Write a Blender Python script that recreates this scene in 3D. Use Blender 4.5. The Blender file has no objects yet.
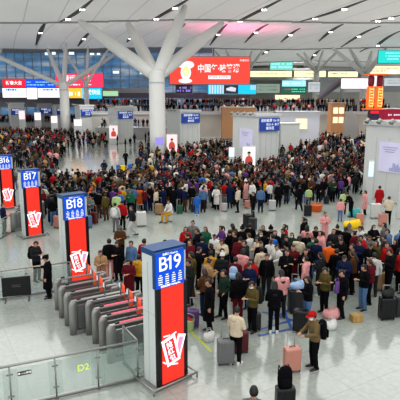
import bpy, bmesh, math, random
from mathutils import Vector, Matrix, Euler, noise
random.seed(7)
R = math.radians
C = bpy.context.scene.collection
# ------------------------------------------------------------------ camera
H, F, TH = 7.1, 500.0, R(11.2)
cam_d = bpy.data.cameras.new('camera'); cam = bpy.data.objects.new('camera', cam_d); C.objects.link(cam)
cam.location = (0, 0, H); cam.rotation_euler = (R(90) - TH, 0, 0)
cam_d.sensor_width = 36; cam_d.lens = 36 * F / 400; cam_d.clip_end = 600
bpy.context.scene.camera = cam

def dep(py): return TH + math.atan((py - 200) / F)
def G(px, py, z=0.0):
    """point of the horizontal plane at height z seen at a photo pixel"""
    d = (H - z) / math.tan(dep(py))
    zc = d * math.cos(TH) + (H - z) * math.sin(TH)
    return Vector(((px - 200) / F * zc, d, z))
def D(px, py, d):
    """point at forward distance d seen at a photo pixel"""
    z = H - d * math.tan(dep(py))
    zc = d * math.cos(TH) + (H - z) * math.sin(TH)
    return Vector(((px - 200) / F * zc, d, z))
U = Vector((math.cos(R(30)), math.sin(R(30)), 0)); V = Vector((-math.sin(R(30)), math.cos(R(30)), 0))

# ------------------------------------------------------------------ materials
MATS = {}
def mat(name, col, rough=0.6, metal=0.0, emit=0.0, noise_amt=0.0, nscale=8.0, alpha=1.0, trans=0.0, ecol=None, spec=None):
    if name in MATS: return MATS[name]
    m = bpy.data.materials.new(name); m.use_nodes = True
    nt = m.node_tree; b = nt.nodes['Principled BSDF']
    c = (*col, 1)
    b.inputs['Base Color'].default_value = c
    b.inputs['Roughness'].default_value = rough; b.inputs['Metallic'].default_value = metal
    if spec is not None: b.inputs['Specular IOR Level'].default_value = spec
    if emit:
        b.inputs['Emission Color'].default_value = (*(ecol or col), 1); b.inputs['Emission Strength'].default_value = emit
    if trans: b.inputs['Transmission Weight'].default_value = trans
    if alpha < 1: b.inputs['Alpha'].default_value = alpha
    if noise_amt:
        tc = nt.nodes.new('ShaderNodeTexCoord'); n = nt.nodes.new('ShaderNodeTexNoise'); n.inputs['Scale'].default_value = nscale
        n.inputs['Detail'].default_value = 3
        r = nt.nodes.new('ShaderNodeMapRange'); r.inputs['To Min'].default_value = 1 - noise_amt; r.inputs['To Max'].default_value = 1 + noise_amt
        x = nt.nodes.new('ShaderNodeVectorMath'); x.operation = 'SCALE'; x.inputs[0].default_value = col
        nt.links.new(tc.outputs['Object'], n.inputs['Vector']); nt.links.new(n.outputs['Fac'], r.inputs['Value'])
        nt.links.new(r.outputs[0], x.inputs['Scale']); nt.links.new(x.outputs[0], b.inputs['Base Color'])
    MATS[name] = m; return m
def emis(name, col, s): return mat(name, tuple(c * .12 for c in col), .55, emit=s, ecol=col, spec=.15)

WHITE = mat('white_panel', (.60, .61, .60), .45, noise_amt=.05, nscale=1.5)
GREYP = mat('grey_panel', (.5, .52, .53), .5, noise_amt=.06, nscale=2)
STEEL = mat('brushed_steel', (.34, .335, .325), .4, metal=.7, noise_amt=.12, nscale=25)
DSTEEL = mat('dark_steel', (.2, .2, .2), .4, metal=.6)
BLACK = mat('black_plastic', (.012, .012, .014), .5, noise_amt=.3)
GLASS = mat('clear_glass', (.45, .58, .53), .04, alpha=.22)
TRUNK = mat('white_column_paint', (.80, .79, .77), .5, noise_amt=.04, nscale=.6)
BLUE = emis('blue_sign_face', (.012, .10, .68), 1.0)
DBLUE = mat('blue_sign_casing', (.006, .06, .20), .4, noise_amt=.08)
NAVY = mat('navy_sign_face', (.015, .05, .28), .4, emit=.35)
WTXT = emis('white_lettering', (1, 1, 1), 1.0)
WTXT2 = emis('soft_white_lettering', (.85, .9, 1), .8)
REDS = mat('red_screen', (.08, .005, .004), .35, emit=1.0, ecol=(.86, .05, .03), spec=.3)
WARM = emis('warm_lit_panel', (1, .82, .5), 1.3)
WOOD = mat('brown_wood_panel', (.48, .25, .12), .5, noise_amt=.15, nscale=3)
LIGHTW = emis('lamp_glow', (1, 1, .97), 9)

# ------------------------------------------------------------------ mesh helpers
def bx(bm, c, s, rz=0.0, mi=0, rx=0.0):
    M = Matrix.Translation(Vector(c)) @ Euler((rx, 0, rz)).to_matrix().to_4x4() @ Matrix.Diagonal((*s, 1))
    r = bmesh.ops.create_cube(bm, size=1.0, matrix=M)
    for f in {f for v in r['verts'] for f in v.link_faces}: f.material_index = mi
    return r['verts']
def bbox(bm, c, s, bev=.02, rz=0.0, mi=0, seg=2):
    vs = bx(bm, c, s, rz, mi)
    es = list({e for v in vs for e in v.link_edges})
    bmesh.ops.bevel(bm, geom=es, offset=bev, segments=seg, affect='EDGES', profile=.5, material=mi)
def loft(bm, rings, side=(1, 0, 0), n=12, mi=0, cap=True, frames=None):
    """rings: (point, half width, half depth); a closed tapering tube along them"""
    side = Vector(side); out = []
    P = [Vector(r[0]) for r in rings]
    for i, (p, a, b) in enumerate(rings):
        t = (P[min(i + 1, len(P) - 1)] - P[max(i - 1, 0)])
        t = t.normalized() if t.length > 1e-6 else Vector((0, 0, 1))
        s = side - t * side.dot(t)
        if s.length < 1e-3: s = Vector((0, 1, 0)) - t * t.y
        s.normalize(); w = t.cross(s)
        out.append([bm.verts.new(P[i] + s * (a * math.cos(2 * math.pi * k / n)) + w * (b * math.sin(2 * math.pi * k / n))) for k in range(n)])
    for A, B in zip(out, out[1:]):
        for k in range(n):
            f = bm.faces.new((A[k], A[(k + 1) % n], B[(k + 1) % n], B[k])); f.material_index = mi; f.smooth = True
    if cap:
        f = bm.faces.new(out[0][::-1]); f.material_index = mi
        f = bm.faces.new(out[-1]); f.material_index = mi
    return out
def tube(bm, pts, r, n=8, mi=0):
    loft(bm, [(p, r, r) for p in pts], side=(.31, .2, .93) if abs((Vector(pts[-1]) - Vector(pts[0])).normalized().z) < .8 else (1, 0, 0), n=n, mi=mi)
def obj(name, bm, m, parent=None, loc=None, rz=None, smooth=False):
    me = bpy.data.meshes.new(name)
    bm.normal_update(); bm.to_mesh(me); bm.free()
    for x in (m if isinstance(m, (list, tuple)) else [m]): me.materials.append(x)
    if smooth:
        for p in me.polygons: p.use_smooth = True
    o = bpy.data.objects.new(name, me); C.objects.link(o)
    if parent: o.parent = parent
    if loc is not None: o.location = loc
    if rz is not None: o.rotation_euler = (0, 0, rz)
    return o
def tag(o, label, cat, group=None, kind=None):
    o['label'] = label; o['category'] = cat
    if group: o['group'] = group
    if kind: o['kind'] = kind
    return o
def empty(name, loc, rz=0.0):
    o = bpy.data.objects.new(name, None); C.objects.link(o); o.empty_display_size = .2
    o.location = loc; o.rotation_euler = (0, 0, rz); return o
def struct(o): o['kind'] = 'structure'; return o
def copy_tree(o, parent=None):
    c = o.copy(); C.objects.link(c)
    if parent: c.parent = parent
    for ch in list(o.children): copy_tree(ch, c)
    return c
def text(body, size, m, parent, loc, rot, name='lettering', align='CENTER', sx=1.0, bold=0.0, extr=.004):
    cu = bpy.data.curves.new('txt', 'FONT'); cu.body = body; cu.size = size; cu.align_x = align; cu.align_y = 'CENTER'
    cu.extrude = extr; cu.offset = bold; cu.resolution_u = 3
    t = bpy.data.objects.new('txt', cu); C.objects.link(t)
    bpy.context.view_layer.update()
    me = bpy.data.meshes.new_from_object(t.evaluated_get(bpy.context.evaluated_depsgraph_get()))
    bpy.data.objects.remove(t); bpy.data.curves.remove(cu)
    me.materials.clear(); me.materials.append(m)
    for p in me.polygons: p.material_index = 0
    o = bpy.data.objects.new(name, me); C.objects.link(o); o.parent = parent
    o.location = loc; o.rotation_euler = rot; o.scale = (sx, 1, 1)
    return o

# ------------------------------------------------------------------ floor
def floor_mat():
    m = bpy.data.materials.new('polished_granite_floor'); m.use_nodes = True; nt = m.node_tree; b = nt.nodes['Principled BSDF']
    tc = nt.nodes.new('ShaderNodeTexCoord'); mp = nt.nodes.new('ShaderNodeMapping'); mp.inputs['Rotation'].default_value = (0, 0, R(-30))
    nt.links.new(tc.outputs['Object'], mp.inputs['Vector'])
    br = nt.nodes.new('ShaderNodeTexBrick'); br.offset = 0.0
    br.inputs['Color1'].default_value = (.375, .405, .375, 1); br.inputs['Color2'].default_value = (.35, .378, .35, 1); br.inputs['Mortar'].default_value = (.27, .28, .265, 1)
    br.inputs['Scale'].default_value = 1; br.inputs['Mortar Size'].default_value = .008; br.inputs['Mortar Smooth'].default_value = .3
    br.inputs['Brick Width'].default_value = 1.0; br.inputs['Row Height'].default_value = 1.0
    nt.links.new(mp.outputs[0], br.inputs['Vector'])
    n = nt.nodes.new('ShaderNodeTexNoise'); n.inputs['Scale'].default_value = 7; n.inputs['Detail'].default_value = 8
    nt.links.new(tc.outputs['Object'], n.inputs['Vector'])
    r = nt.nodes.new('ShaderNodeMapRange'); r.inputs['To Min'].default_value = .80; r.inputs['To Max'].default_value = 1.22
    nt.links.new(n.outputs['Fac'], r.inputs['Value'])
    x = nt.nodes.new('ShaderNodeVectorMath'); x.operation = 'SCALE'
    nt.links.new(br.outputs['Color'], x.inputs[0]); nt.links.new(r.outputs[0], x.inputs['Scale']); nt.links.new(x.outputs[0], b.inputs['Base Color'])
    n2 = nt.nodes.new('ShaderNodeTexNoise'); n2.inputs['Scale'].default_value = .6
    r2 = nt.nodes.new('ShaderNodeMapRange'); r2.inputs['To Min'].default_value = .07; r2.inputs['To Max'].default_value = .17
    nt.links.new(tc.outputs['Object'], n2.inputs['Vector']); nt.links.new(n2.outputs['Fac'], r2.inputs['Value']); nt.links.new(r2.outputs[0], b.inputs['Roughness'])
    b.inputs['Specular IOR Level'].default_value = .6
    return m
bm = bmesh.new(); bx(bm, (5, 95, -.1), (230, 240, .2)); struct(obj('floor', bm, floor_mat()))

# ------------------------------------------------------------------ ceiling: sagging membrane bays
BAY = 43.0
def roof_z(x, y):
    return 20.0 + 1.1 * abs(math.sin(math.pi * y / BAY)) + .25 * math.sin(x * .11 + y * .02)
def ceil_mat():
    m = bpy.data.materials.new('white_membrane_roof'); m.use_nodes = True; nt = m.node_tree; b = nt.nodes['Principled BSDF']
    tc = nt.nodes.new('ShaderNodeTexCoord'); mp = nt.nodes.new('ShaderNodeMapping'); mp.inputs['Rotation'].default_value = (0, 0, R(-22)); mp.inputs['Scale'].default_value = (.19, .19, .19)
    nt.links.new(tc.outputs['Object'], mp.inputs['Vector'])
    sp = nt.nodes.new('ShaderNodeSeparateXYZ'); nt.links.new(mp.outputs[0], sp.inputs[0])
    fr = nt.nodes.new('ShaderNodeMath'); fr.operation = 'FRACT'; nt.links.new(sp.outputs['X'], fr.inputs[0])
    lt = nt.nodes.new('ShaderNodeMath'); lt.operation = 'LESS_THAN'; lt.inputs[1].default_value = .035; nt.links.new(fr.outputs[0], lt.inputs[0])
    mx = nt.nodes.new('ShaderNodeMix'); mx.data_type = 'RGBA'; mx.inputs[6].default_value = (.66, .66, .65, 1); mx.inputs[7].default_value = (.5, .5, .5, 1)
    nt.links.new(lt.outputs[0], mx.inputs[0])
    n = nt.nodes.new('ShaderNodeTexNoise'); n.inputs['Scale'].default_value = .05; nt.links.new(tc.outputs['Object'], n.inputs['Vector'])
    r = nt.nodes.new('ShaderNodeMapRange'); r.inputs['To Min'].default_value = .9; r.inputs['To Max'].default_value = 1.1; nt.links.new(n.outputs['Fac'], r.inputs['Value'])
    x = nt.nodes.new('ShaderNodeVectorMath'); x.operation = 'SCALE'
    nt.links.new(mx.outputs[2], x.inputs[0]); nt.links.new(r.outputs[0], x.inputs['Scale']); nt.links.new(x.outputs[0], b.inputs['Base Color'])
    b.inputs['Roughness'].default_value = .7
    nt.links.new(x.outputs[0], b.inputs['Emission Color']); b.inputs['Emission Strength'].default_value = .30   # even glow added to brighten the roof, as if daylight came through
    return m
bm = bmesh.new()
xs = [-75 + 5 * i for i in range(36)]; ys = [-43 + BAY / 12 * j for j in range(12 * 6 - 2 + 1)]
ys = [y for y in ys if y <= 208]
grid = [[bm.verts.new((x, y, roof_z(x, y))) for x in xs] for y in ys]
for j in range(len(ys) - 1):
    for i in range(len(xs) - 1):
        if ys[j] >= 130 and xs[i] < -4: continue
        f = bm.faces.new((grid[j][i], grid[j + 1][i], grid[j + 1][i + 1], grid[j][i + 1])); f.smooth = True
for v in [v for v in bm.verts if not v.link_faces]: bm.verts.remove(v)
# creases at the folds
for e in bm.edges:
    ya, yb = e.verts[0].co.y, e.verts[1].co.y
    if abs(ya - yb) < 1e-3 and abs((ya / BAY) - round(ya / BAY)) < 1e-3: e.smooth = False
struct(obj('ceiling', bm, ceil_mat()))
# fold trims, coloured grey to draw the shade line along each fold
SLOT = mat('dark_roof_slot', (.10, .10, .11), .7)
FOLD = mat('roof_fold_painted_shade', (.36, .35, .36), .7)
for k in (2, 3, 4):
    bm = bmesh.new(); y = k * BAY
    for i in range(len(xs) - 1):
        if k >= 4 and xs[i] < -4: continue
        a = Vector((xs[i], y, roof_z(xs[i], y) - .12)); b_ = Vector((xs[i + 1], y, roof_z(xs[i + 1], y) - .12))
        bx(bm, (a + b_) / 2, ((b_ - a).length + .05, .35, .22))
    struct(obj('trim_%d' % (k - 1), bm, FOLD))
# slots with spotlights
def roofpt(px, py):
    z = 20.3
    for _ in range(12):
        p = G(px, py, z); z = roof_z(p.x, p.y)
    return G(px, py, z)
slots = [((60, 21.5), (76, 15), (93, -1), .7), ((147, 20.5), (166, 13), (190, -2), .7), ((229, 21.5), (252, 15), (284, -2), .7), ((301, 21), (330, 14.5), (368, -1), .7), ((371, 21), (385, 18.5), (401, 15), .6),
         ((36, 45), (41, 32), (45, 23), .8), ((78, 46), (84, 38), (91, 31), .7), ((127, 42), (130, 38), (135, 33), .6), ((175, 36), (180, 29), (185, 23.5), .6), ((210, 45), (219, 34), (227, 24), .6), ((245, 42.5), (257, 31), (268, 24), .6), ((281, 42), (291, 34), (300, 28), .6),
         ((319, 41), (332, 31), (343, 24), .7), ((341, 47), (360, 36), (380, 26), .7), ((360, 52), (380, 41), (400, 31), .8), ((262, 55), (266, 51.5), (271, 49.5), .7), ((311, 60), (314, 55), (320, 50), .9)]
rl = []
for i, (a, m_, b_, w) in enumerate(slots):
    A, Mi, B = roofpt(*a), roofpt(*m_), roofpt(*b_)
    bm = bmesh.new(); pv = None; N = 10
    for k in range(N + 1):
        t = k / N; p = A * ((1 - t) ** 2) + Mi * (2 * t * (1 - t)) + B * (t * t)
        p = p * 1.0; wd = w * .62 * (.3 + .7 * math.sin(math.pi * min(max(t, .05), .95)))
        z = roof_z(p.x, p.y) - .07
        row = (bm.verts.new((p.x - wd, p.y, z)), bm.verts.new((p.x + wd, p.y, z)), bm.verts.new((p.x + wd, p.y, z + .3)), bm.verts.new((p.x - wd, p.y, z + .3)))
        if pv:
            for q in range(4): bm.faces.new((pv[q], pv[(q + 1) % 4], row[(q + 1) % 4], row[q]))
        else: bm.faces.new(row)
        pv = row
    bm.faces.new(pv[::-1]); bmesh.ops.recalc_face_normals(bm, faces=bm.faces)
    s = struct(obj('ceiling_slot', bm, SLOT))
    for t in ((.25, .7) if i < 5 else (.5,)):
        p = A * ((1 - t) ** 2) + Mi * (2 * t * (1 - t)) + B * (t * t); z = roof_z(p.x, p.y) - .08
        rl.append((p.x, p.y, z))
for (x, y, z) in rl:
    r = empty('roof_spotlight', (x, y, z))
    tag(r, 'small bright twin spotlight set in a dark slot of the white roof', 'ceiling light', 'roof spotlights')
    bm = bmesh.new(); bx(bm, (0, 0, -.05), (.9, .4, .1)); obj('housing', bm, GREYP, r)
    for s in (-.22, .22):
        bm = bmesh.new(); loft(bm, [((s, 0, -.24), .13, .13), ((s, 0, -.1), .17, .17)], n=12); obj('lamp', bm, LIGHTW, r)

# ------------------------------------------------------------------ branching roof columns
def column(base, rad, zj, tips, label, tr_top=None, br=.75):
    r = empty('branching_column', (base.x, base.y, 0)); tag(r, label, 'column', kind='thing')
    bm = bmesh.new()
    loft(bm, [((0, 0, 0), rad, rad), ((0, 0, 3), rad, rad), ((0, 0, zj - 1.2), rad * .97, rad * .97), ((0, 0, zj), rad * .93, rad * .93), ((0, 0, zj + .5), rad * .5, rad * .5)], n=28)
    obj('trunk', bm, TRUNK, r)
    bm = bmesh.new(); loft(bm, [((0, 0, zj - 1.3), rad * 1.02, rad * 1.02), ((0, 0, zj - 1.15), rad * 1.02, rad * 1.02)], n=28); obj('collar', bm, GREYP, r)
    for t in tips:
        d = Vector((t[0] - base.x, t[1] - base.y, t[2] - .25)); s = Vector((0, 0, zj - .5))
        bm = bmesh.new(); m_ = (s + d) / 2
        loft(bm, [(s, br * .85, br * .85), (s.lerp(d, .25), br, br), (m_, br * 1.05, br * 1.05), (s.lerp(d, .8), br * .85, br * .85), (d, br * .5, br * .5)], side=(.3, 1, .1), n=18)
        obj('branch', bm, TRUNK, r)
def tip(px, py): return roofpt(px, py)
b0 = G(158, 153); b0 = D(158, 153, 66.0)
column(Vector((b0.x, 66, 0)), 1.05, D(158, 73, 66).z, [tip(80, 20), tip(128, 22.5), tip(185, 5), tip(222, 22)], 'large white branching roof column in mid hall beside the big red screen', br=.86)
b1 = D(66, 130, 108)
column(Vector((b1.x, 108, 0)), 1.0, D(66, 84, 108).z, [tip(-22, 47), tip(47, 47.5), tip(66, 42), tip(124, 48)], 'white branching roof column rising before the blue screens on the left', br=.5)
b2 = D(88, 130, 115)
column(Vector((b2.x, 115, 0)), .55, D(88, 82, 115).z, [tip(62, 47), tip(88, 45), tip(110, 46)], 'slim pinkish white branching column in front of the cyan screen', br=.34)
b3 = D(362, 130, 150)
column(Vector((b3.x, 150, 0)), 1.3, D(362, 74, 150).z, [tip(333, 47), tip(350, 48), tip(386, 47), tip(372, 50)], 'white branching roof column above the red lantern tower', br=.62)
b4 = D(314, 130, 185)
column(Vector((b4.x, 185, 0)), 1.1, D(314, 71, 185).z, [tip(297, 53), tip(323, 50), tip(338, 50), tip(304, 52)], 'distant branching roof column left of the lantern tower column', br=.5)
b5 = D(240, 130, 150)
column(Vector((b5.x, 150, 0)), 1.0, D(240, 80, 150).z, [tip(226, 49), tip(252, 50), tip(262, 50), tip(215, 50)], 'distant branching roof column behind the end of the big red screen', br=.42)
b6 = D(-14, 130, 124)
column(Vector((b6.x, 124, 0)), .8, D(-2, 86, 124).z, [tip(17, 50), tip(-20, 48), tip(2, 47)], 'branching roof column at the left edge before the glass facade', br=.5)

# ------------------------------------------------------------------ facade and far walls
def facade_mat():
    m = bpy.data.materials.new('blue_tinted_glazing'); m.use_nodes = True; nt = m.node_tree; b = nt.nodes['Principled BSDF']
    tc = nt.nodes.new('ShaderNodeTexCoord'); mp = nt.nodes.new('ShaderNodeMapping'); mp.inputs['Scale'].default_value = (.06, .06, .35)
    nt.links.new(tc.outputs['Object'], mp.inputs['Vector'])
    n = nt.nodes.new('ShaderNodeTexNoise'); n.inputs['Scale'].default_value = 1.6; n.inputs['Detail'].default_value = 5; nt.links.new(mp.outputs[0], n.inputs['Vector'])
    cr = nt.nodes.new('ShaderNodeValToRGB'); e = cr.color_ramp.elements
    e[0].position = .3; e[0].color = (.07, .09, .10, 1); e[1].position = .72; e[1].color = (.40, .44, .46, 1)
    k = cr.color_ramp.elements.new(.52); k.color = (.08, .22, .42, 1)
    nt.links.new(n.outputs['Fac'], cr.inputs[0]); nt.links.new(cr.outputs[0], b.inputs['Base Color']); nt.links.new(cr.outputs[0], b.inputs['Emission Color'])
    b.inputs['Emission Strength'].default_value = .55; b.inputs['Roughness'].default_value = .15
    return m
DF = 129.5
xr = D(212, 60, DF).x
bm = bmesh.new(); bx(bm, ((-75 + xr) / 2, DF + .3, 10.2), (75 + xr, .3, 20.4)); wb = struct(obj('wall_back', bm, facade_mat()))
MULL = mat('facade_mullion', (.40, .42, .44), .5, metal=.3)
bm = bmesh.new(); x = -75
while x < xr:
    bx(bm, (x, DF, 10), (.16, .3, 20)); x += 2.2
for z in (7.5, 9.2, 11, 13.2, 15.4, 17.6): bx(bm, ((-75 + xr) / 2, DF, z), (75 + xr, .3, .14))
struct(obj('window_1', bm, MULL))
bm = bmesh.new(); bx(bm, ((-75 + xr) / 2, DF - .3, 19.4), (75 + xr, .6, 1.0)); struct(obj('trim_4', bm, mat('dark_header', (.22, .24, .27), .6)))
# glowing panels stand in for bright spots on the facade
for (a, b_, c, d_) in ((45, 52.5, 50, 55), (52, 52, 55.5, 54.6), (69, 52, 74, 54.6), (90, 53, 94, 55), (97, 53, 100, 55), (113, 71, 119, 73.5), (140, 71, 145, 74)):
    A_, B_ = D(a, d_, DF - 1.2), D(c, b_, DF - 1.2); rr = empty('lamp_panel', ((A_.x + B_.x) / 2, DF - 1.2, A_.z)); hh = B_.z - A_.z
    tag(rr, 'small bright white panel standing in for a bright spot on the glass facade', 'lamp', 'bright panels on the facade')
    bm = bmesh.new(); bx(bm, (0, .1, hh / 2), (B_.x - A_.x + .1, .15, hh + .1)); obj('frame', bm, GREYP, rr)
    bm = bmesh.new(); bx(bm, (0, 0, hh / 2), (B_.x - A_.x, .1, hh)); obj('glowing_face', bm, emis('panel_glow', (.9, .97, 1), 1.1), rr)
# back wall on the right, deeper
DR = 206
xR = 95
bm = bmesh.new(); bx(bm, ((xr + xR) / 2 - 6, DR, 10.6), (xR - xr + 12, .4, 21.2)); struct(obj('wall_right', bm, mat('far_wall_grey', (.58, .56, .52), .6, noise_amt=.15, nscale=.15)))
bm = bmesh.new(); bx(bm, (xr + .4, (DF + DR) / 2, 10), (.4, DR - DF, 20)); struct(obj('wall_side', bm, mat('side_wall', (.35, .38, .36), .6)))
# floor slabs of the far galleries
def slab(px0, px1, py0, py1, d, dep_, m, name):
    a, b_ = D(px0, py1, d), D(px1, py0, d)
    bm = bmesh.new(); bx(bm, ((a.x + b_.x) / 2, d + dep_ / 2, (a.z + b_.z) / 2), (b_.x - a.x, dep_, b_.z - a.z)); return struct(obj(name, bm, m))
slab(213, 405, 68, 70.5, 195, 9, WHITE, 'trim_5')
slab(213, 405, 77.5, 80, 190, 14, GREYP, 'trim_6')
slab(320, 405, 80, 92, 172, 2, mat('grey_gallery_front', (.36, .37, .39), .5, noise_amt=.1, nscale=.4), 'trim_7')
slab(-20, 250, 93, 98, 127, 2, mat('purple_grey_fascia', (.16, .13, .17), .5, noise_amt=.3, nscale=.6), 'trim_8')
slab(-20, 104, 98, 107, 128.5, .5, mat('grey_lower_wall', (.3, .28, .31), .5, noise_amt=.35, nscale=.8), 'trim_9')
slab(104, 160, 88, 93, 128.5, .4, GREYP, 'trim_10')
# raised concourse where the far crowd stands
MZ, MD = 4.9, 100.0
ax, bx_ = D(92, 120, MD).x, D(395, 120, MD).x
bm = bmesh.new(); bx(bm, ((ax + bx_) / 2, MD + 15, MZ - .15), (bx_ - ax, 30, .3)); bx(bm, ((ax + bx_) / 2, MD + 27, MZ / 2 - .15), (bx_ - ax, .4, MZ - .3)); struct(obj('floor_upper', bm, WHITE))
bm = bmesh.new(); bx(bm, ((ax + bx_) / 2, MD + .12, MZ / 2 - .2), (bx_ - ax, .2, MZ - .4)); struct(obj('wall_platform', bm, mat('platform_front', (.50, .47, .43), .5, noise_amt=.25, nscale=.25)))
bm = bmesh.new(); bx(bm, ((ax + bx_) / 2, MD - .05, MZ - .15), (bx_ - ax, .12, .5)); bx(bm, ((ax + bx_) / 2, MD - .05, MZ + .15), (bx_ - ax, .2, .1)); struct(obj('trim_11', bm, mat('parapet_white', (.62, .63, .64), .4)))

# ------------------------------------------------------------------ screens and boards
def board(px0, py0, px1, py1, d, m, label, name='led_screen', cat='screen', decor=None, skew=0.0, frame=True):
    a, b_ = D(px0, py1, d), D(px1, py0, d); w, h = b_.x - a.x, b_.z - a.z
    r = empty(name, ((a.x + b_.x) / 2, d, a.z), skew); tag(r, label, cat)
    bm = bmesh.new(); bx(bm, (0, .2, h / 2), (w + .25, .3, h + .25)); obj('casing', bm, DSTEEL, r)
    bm = bmesh.new(); bx(bm, (0, 0, h / 2), (w, .12, h)); obj('display', bm, m, r)
    if decor: decor(r, w, h)
    return r
def rows(r, w, h, n, m, x0=-.45, x1=.45, y0=.15, y1=.85, seed=1, name='lettering', th=.35):
    rd = random.Random(seed); bm = bmesh.new()
    for i in range(n):
        z = h * (y0 + (y1 - y0) * (i + .5) / n); x = w * x0; hh = h * (y1 - y0) / n * th
        while x < w * x1:
            l = rd.uniform(.03, .12) * w; l = min(l, w * x1 - x)
            if rd.random() < .8 and l > .02: bx(bm, (x + l / 2, -.09, z), (l * .9, .05, hh * rd.uniform(.7, 1.2)))
            x += l + .015 * w
    obj(name, bm, m, r)
RX = (R(90), 0, 0)
BR = emis('board_red', (.85, .025, .05), 1.25); BRP = emis('board_pink_red', (1, .06, .14), 1.15)
BB = emis('board_blue', (.03, .12, .9), 1.0); BW = emis('board_white', (.85, .9, 1), 1.35); BO = emis('board_orange', (1, .5, .06), 1.2)
BC = emis('board_cyan', (.02, .55, .9), 1.15); BG = emis('board_green', (.02, .5, .38), 1.0); BRED = emis('board_salmon_red', (.93, .09, .065), 1.05)
BCY = emis('board_pale_cyan', (.35, .85, .95), 1.1); BDK = mat('board_dark', (.02, .02, .05), .3)
GOLD = emis('gold_mark', (1, .75, .25), 1.2); PURP = emis('purple_mark', (.4, .3, .9), .9)
def deco_big(r, w, h):
    text('中国年·味管满', h * .33, WTXT, r, (w * .11, -.1, h * .56), RX, bold=h * .006, sx=.78)
    bm = bmesh.new()
    loft(bm, [((-w * .1 + w * .08, -.1, h * .25), .03, .001 + h * .07), ((w * .26, -.1, h * .25), .03, h * .07)], side=(0, 1, 0), n=10); obj('slogan_bar', bm, WTXT, r)
    text('味漫中国年 喜迎新春', h * .09, BRED, r, (w * .09, -.16, h * .25), RX)
    text('新春快乐', h * .09, WTXT, r, (w * .43, -.1, h * .87), RX)
    bm = bmesh.new(); cx, cz = -w * .30, h * .45   # festive round emblem with ribbons
    for (dx, dz, a, b_, mi) in ((0, -.02, .20, .27, 0), (-.13, .28, .20, .13, 0), (.10, .26, .22, .14, 0), (.0, .02, .13, .19, 1), (-.02, -.33, .26, .09, 0), (0, -.02, .06, .10, 0)):
        yy = -.10 - .02 * mi - (.02 if a < .1 else 0)
        loft(bm, [((cx + dx * h, yy, cz + dz * h), a * h, b_ * h), ((cx + dx * h, yy + .02, cz + dz * h), a * h, b_ * h)], n=14, mi=mi, side=(1, 0, 0))
    obj('festive_emblem', bm, [WTXT, GOLD], r)
a, b_ = D(170, 84, 96), D(250, 56, 96)
big = board(170, 57, 250, 84, 96, BRED, 'big hanging red screen with white festive Chinese lettering beside the main column', decor=deco_big, skew=R(0))
def deco_st(r, w, h):
    bm = bmesh.new()
    for i in range(6): bx(bm, (-w * .46 + i * w * .055, -.09, h * .5), (w * .028, .04, h * .9))
    for i in range(3): bx(bm, (w * .40 + i * w * .04, -.09, h * .7), (w * .02, .04, h * .5))
    obj('white_stripe', bm, WTXT2, r)
    bm = bmesh.new(); bx(bm, (-.02 * w, -.09, h * .5), (w * .3, .04, h * .95)); obj('dark_insert', bm, BDK, r)
    bm = bmesh.new(); loft(bm, [((-w * .12, -.14, h * .5), .02, .1 * h), ((-w * .02, -.14, h * .55), .02, .25 * h), ((w * .08, -.14, h * .45), .02, .2 * h)], side=(0, 1, 0), n=8); obj('car_picture', bm, WTXT2, r)
board(208, 84.8, 256, 94, 96.3, BC, 'cyan and white striped advertising screen under the big red screen', decor=deco_st)
board(176, 85, 192, 93.5, 97, BDK, 'dark screen with violet lettering under the left end of the red screen', decor=lambda r, w, h: rows(r, w, h, 2, PURP, seed=3, th=.7))
board(3, 79, 25, 87.3, 120, BR, 'red screen with white lettering at the far left, left of the blue screen', decor=lambda r, w, h: text('新春大吉', h * .5, WTXT, r, (0, -.1, h * .5), RX, bold=.03))
board(25.5, 79.5, 55.5, 87.5, 120, BB, 'wide bright blue screen behind the left branching column', decor=lambda r, w, h: rows(r, w, h, 2, BCY, seed=9, th=.3))
board(56, 73.5, 103, 87.3, 119, BRP, 'wide pink red screen with white lettering above the orange screen', decor=lambda r, w, h: (text('春运 平安', h * .5, WTXT, r, (-w * .05, -.1, h * .62), RX, bold=.04), rows(r, w, h, 1, WTXT, -.25, .25, .08, .3, 5)))
board(3, 88.3, 26, 97.5, 118.5, BW, 'white and blue timetable screen at the left edge, below the red screen', decor=lambda r, w, h: (rows(r, w, h, 1, BB, -.48, .3, .72, .95, 6, 'blue_heading', .9), rows(r, w, h, 2, BO, .1, .46, .15, .6, 7, 'orange_row')))
board(27.5, 88, 36.5, 99, 118, emis('board_plain_white', (1, 1, 1), 1.6), 'small plain bright white screen in front of left branching column')
board(38, 88.3, 62, 97.5, 118.5, BW, 'white and blue timetable screen between plain white screen and orange screen', decor=lambda r, w, h: (rows(r, w, h, 1, BB, -.48, .3, .72, .95, 8, 'blue_heading', .9), rows(r, w, h, 2, BO, .1, .46, .15, .6, 2, 'orange_row')))
board(63, 88, 82, 98, 118.5, BO, 'orange screen with white picture, left of the cyan screen', decor=lambda r, w, h: (rows(r, w, h, 1, WTXT, -.4, .4, .2, .65, 12, 'picture', .9)))
board(82.5, 88, 101.5, 98.8, 118.4, BC, 'cyan screen with white tall lettering at right end of the left screens', decor=lambda r, w, h: text('高铁快运', h * .5, WTXT, r, (0, -.1, h * .6), RX, bold=.03, sx=.8))
board(103, 91, 118, 96, 118.4, emis('board_pale_green', (.45, .75, .45), .9), 'small pale green screen right of the cyan screen')
board(282, 80.5, 306, 86.5, 168, BCY, 'pale cyan screen above the green departure board', decor=lambda r, w, h: rows(r, w, h, 1, WTXT, seed=20))
board(282, 87.3, 306, 93.5, 168, mat('board_dark_green', (.02, .16, .11), .3, emit=.5), 'dark green departure board with red and green rows', decor=lambda r, w, h: (rows(r, w, h, 2, emis('row_green', (.1, .9, .5), 1.2), -.1, .46, .1, .9, 21), rows(r, w, h, 1, BR, -.4, -.1, .45, .9, 22)))
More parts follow.
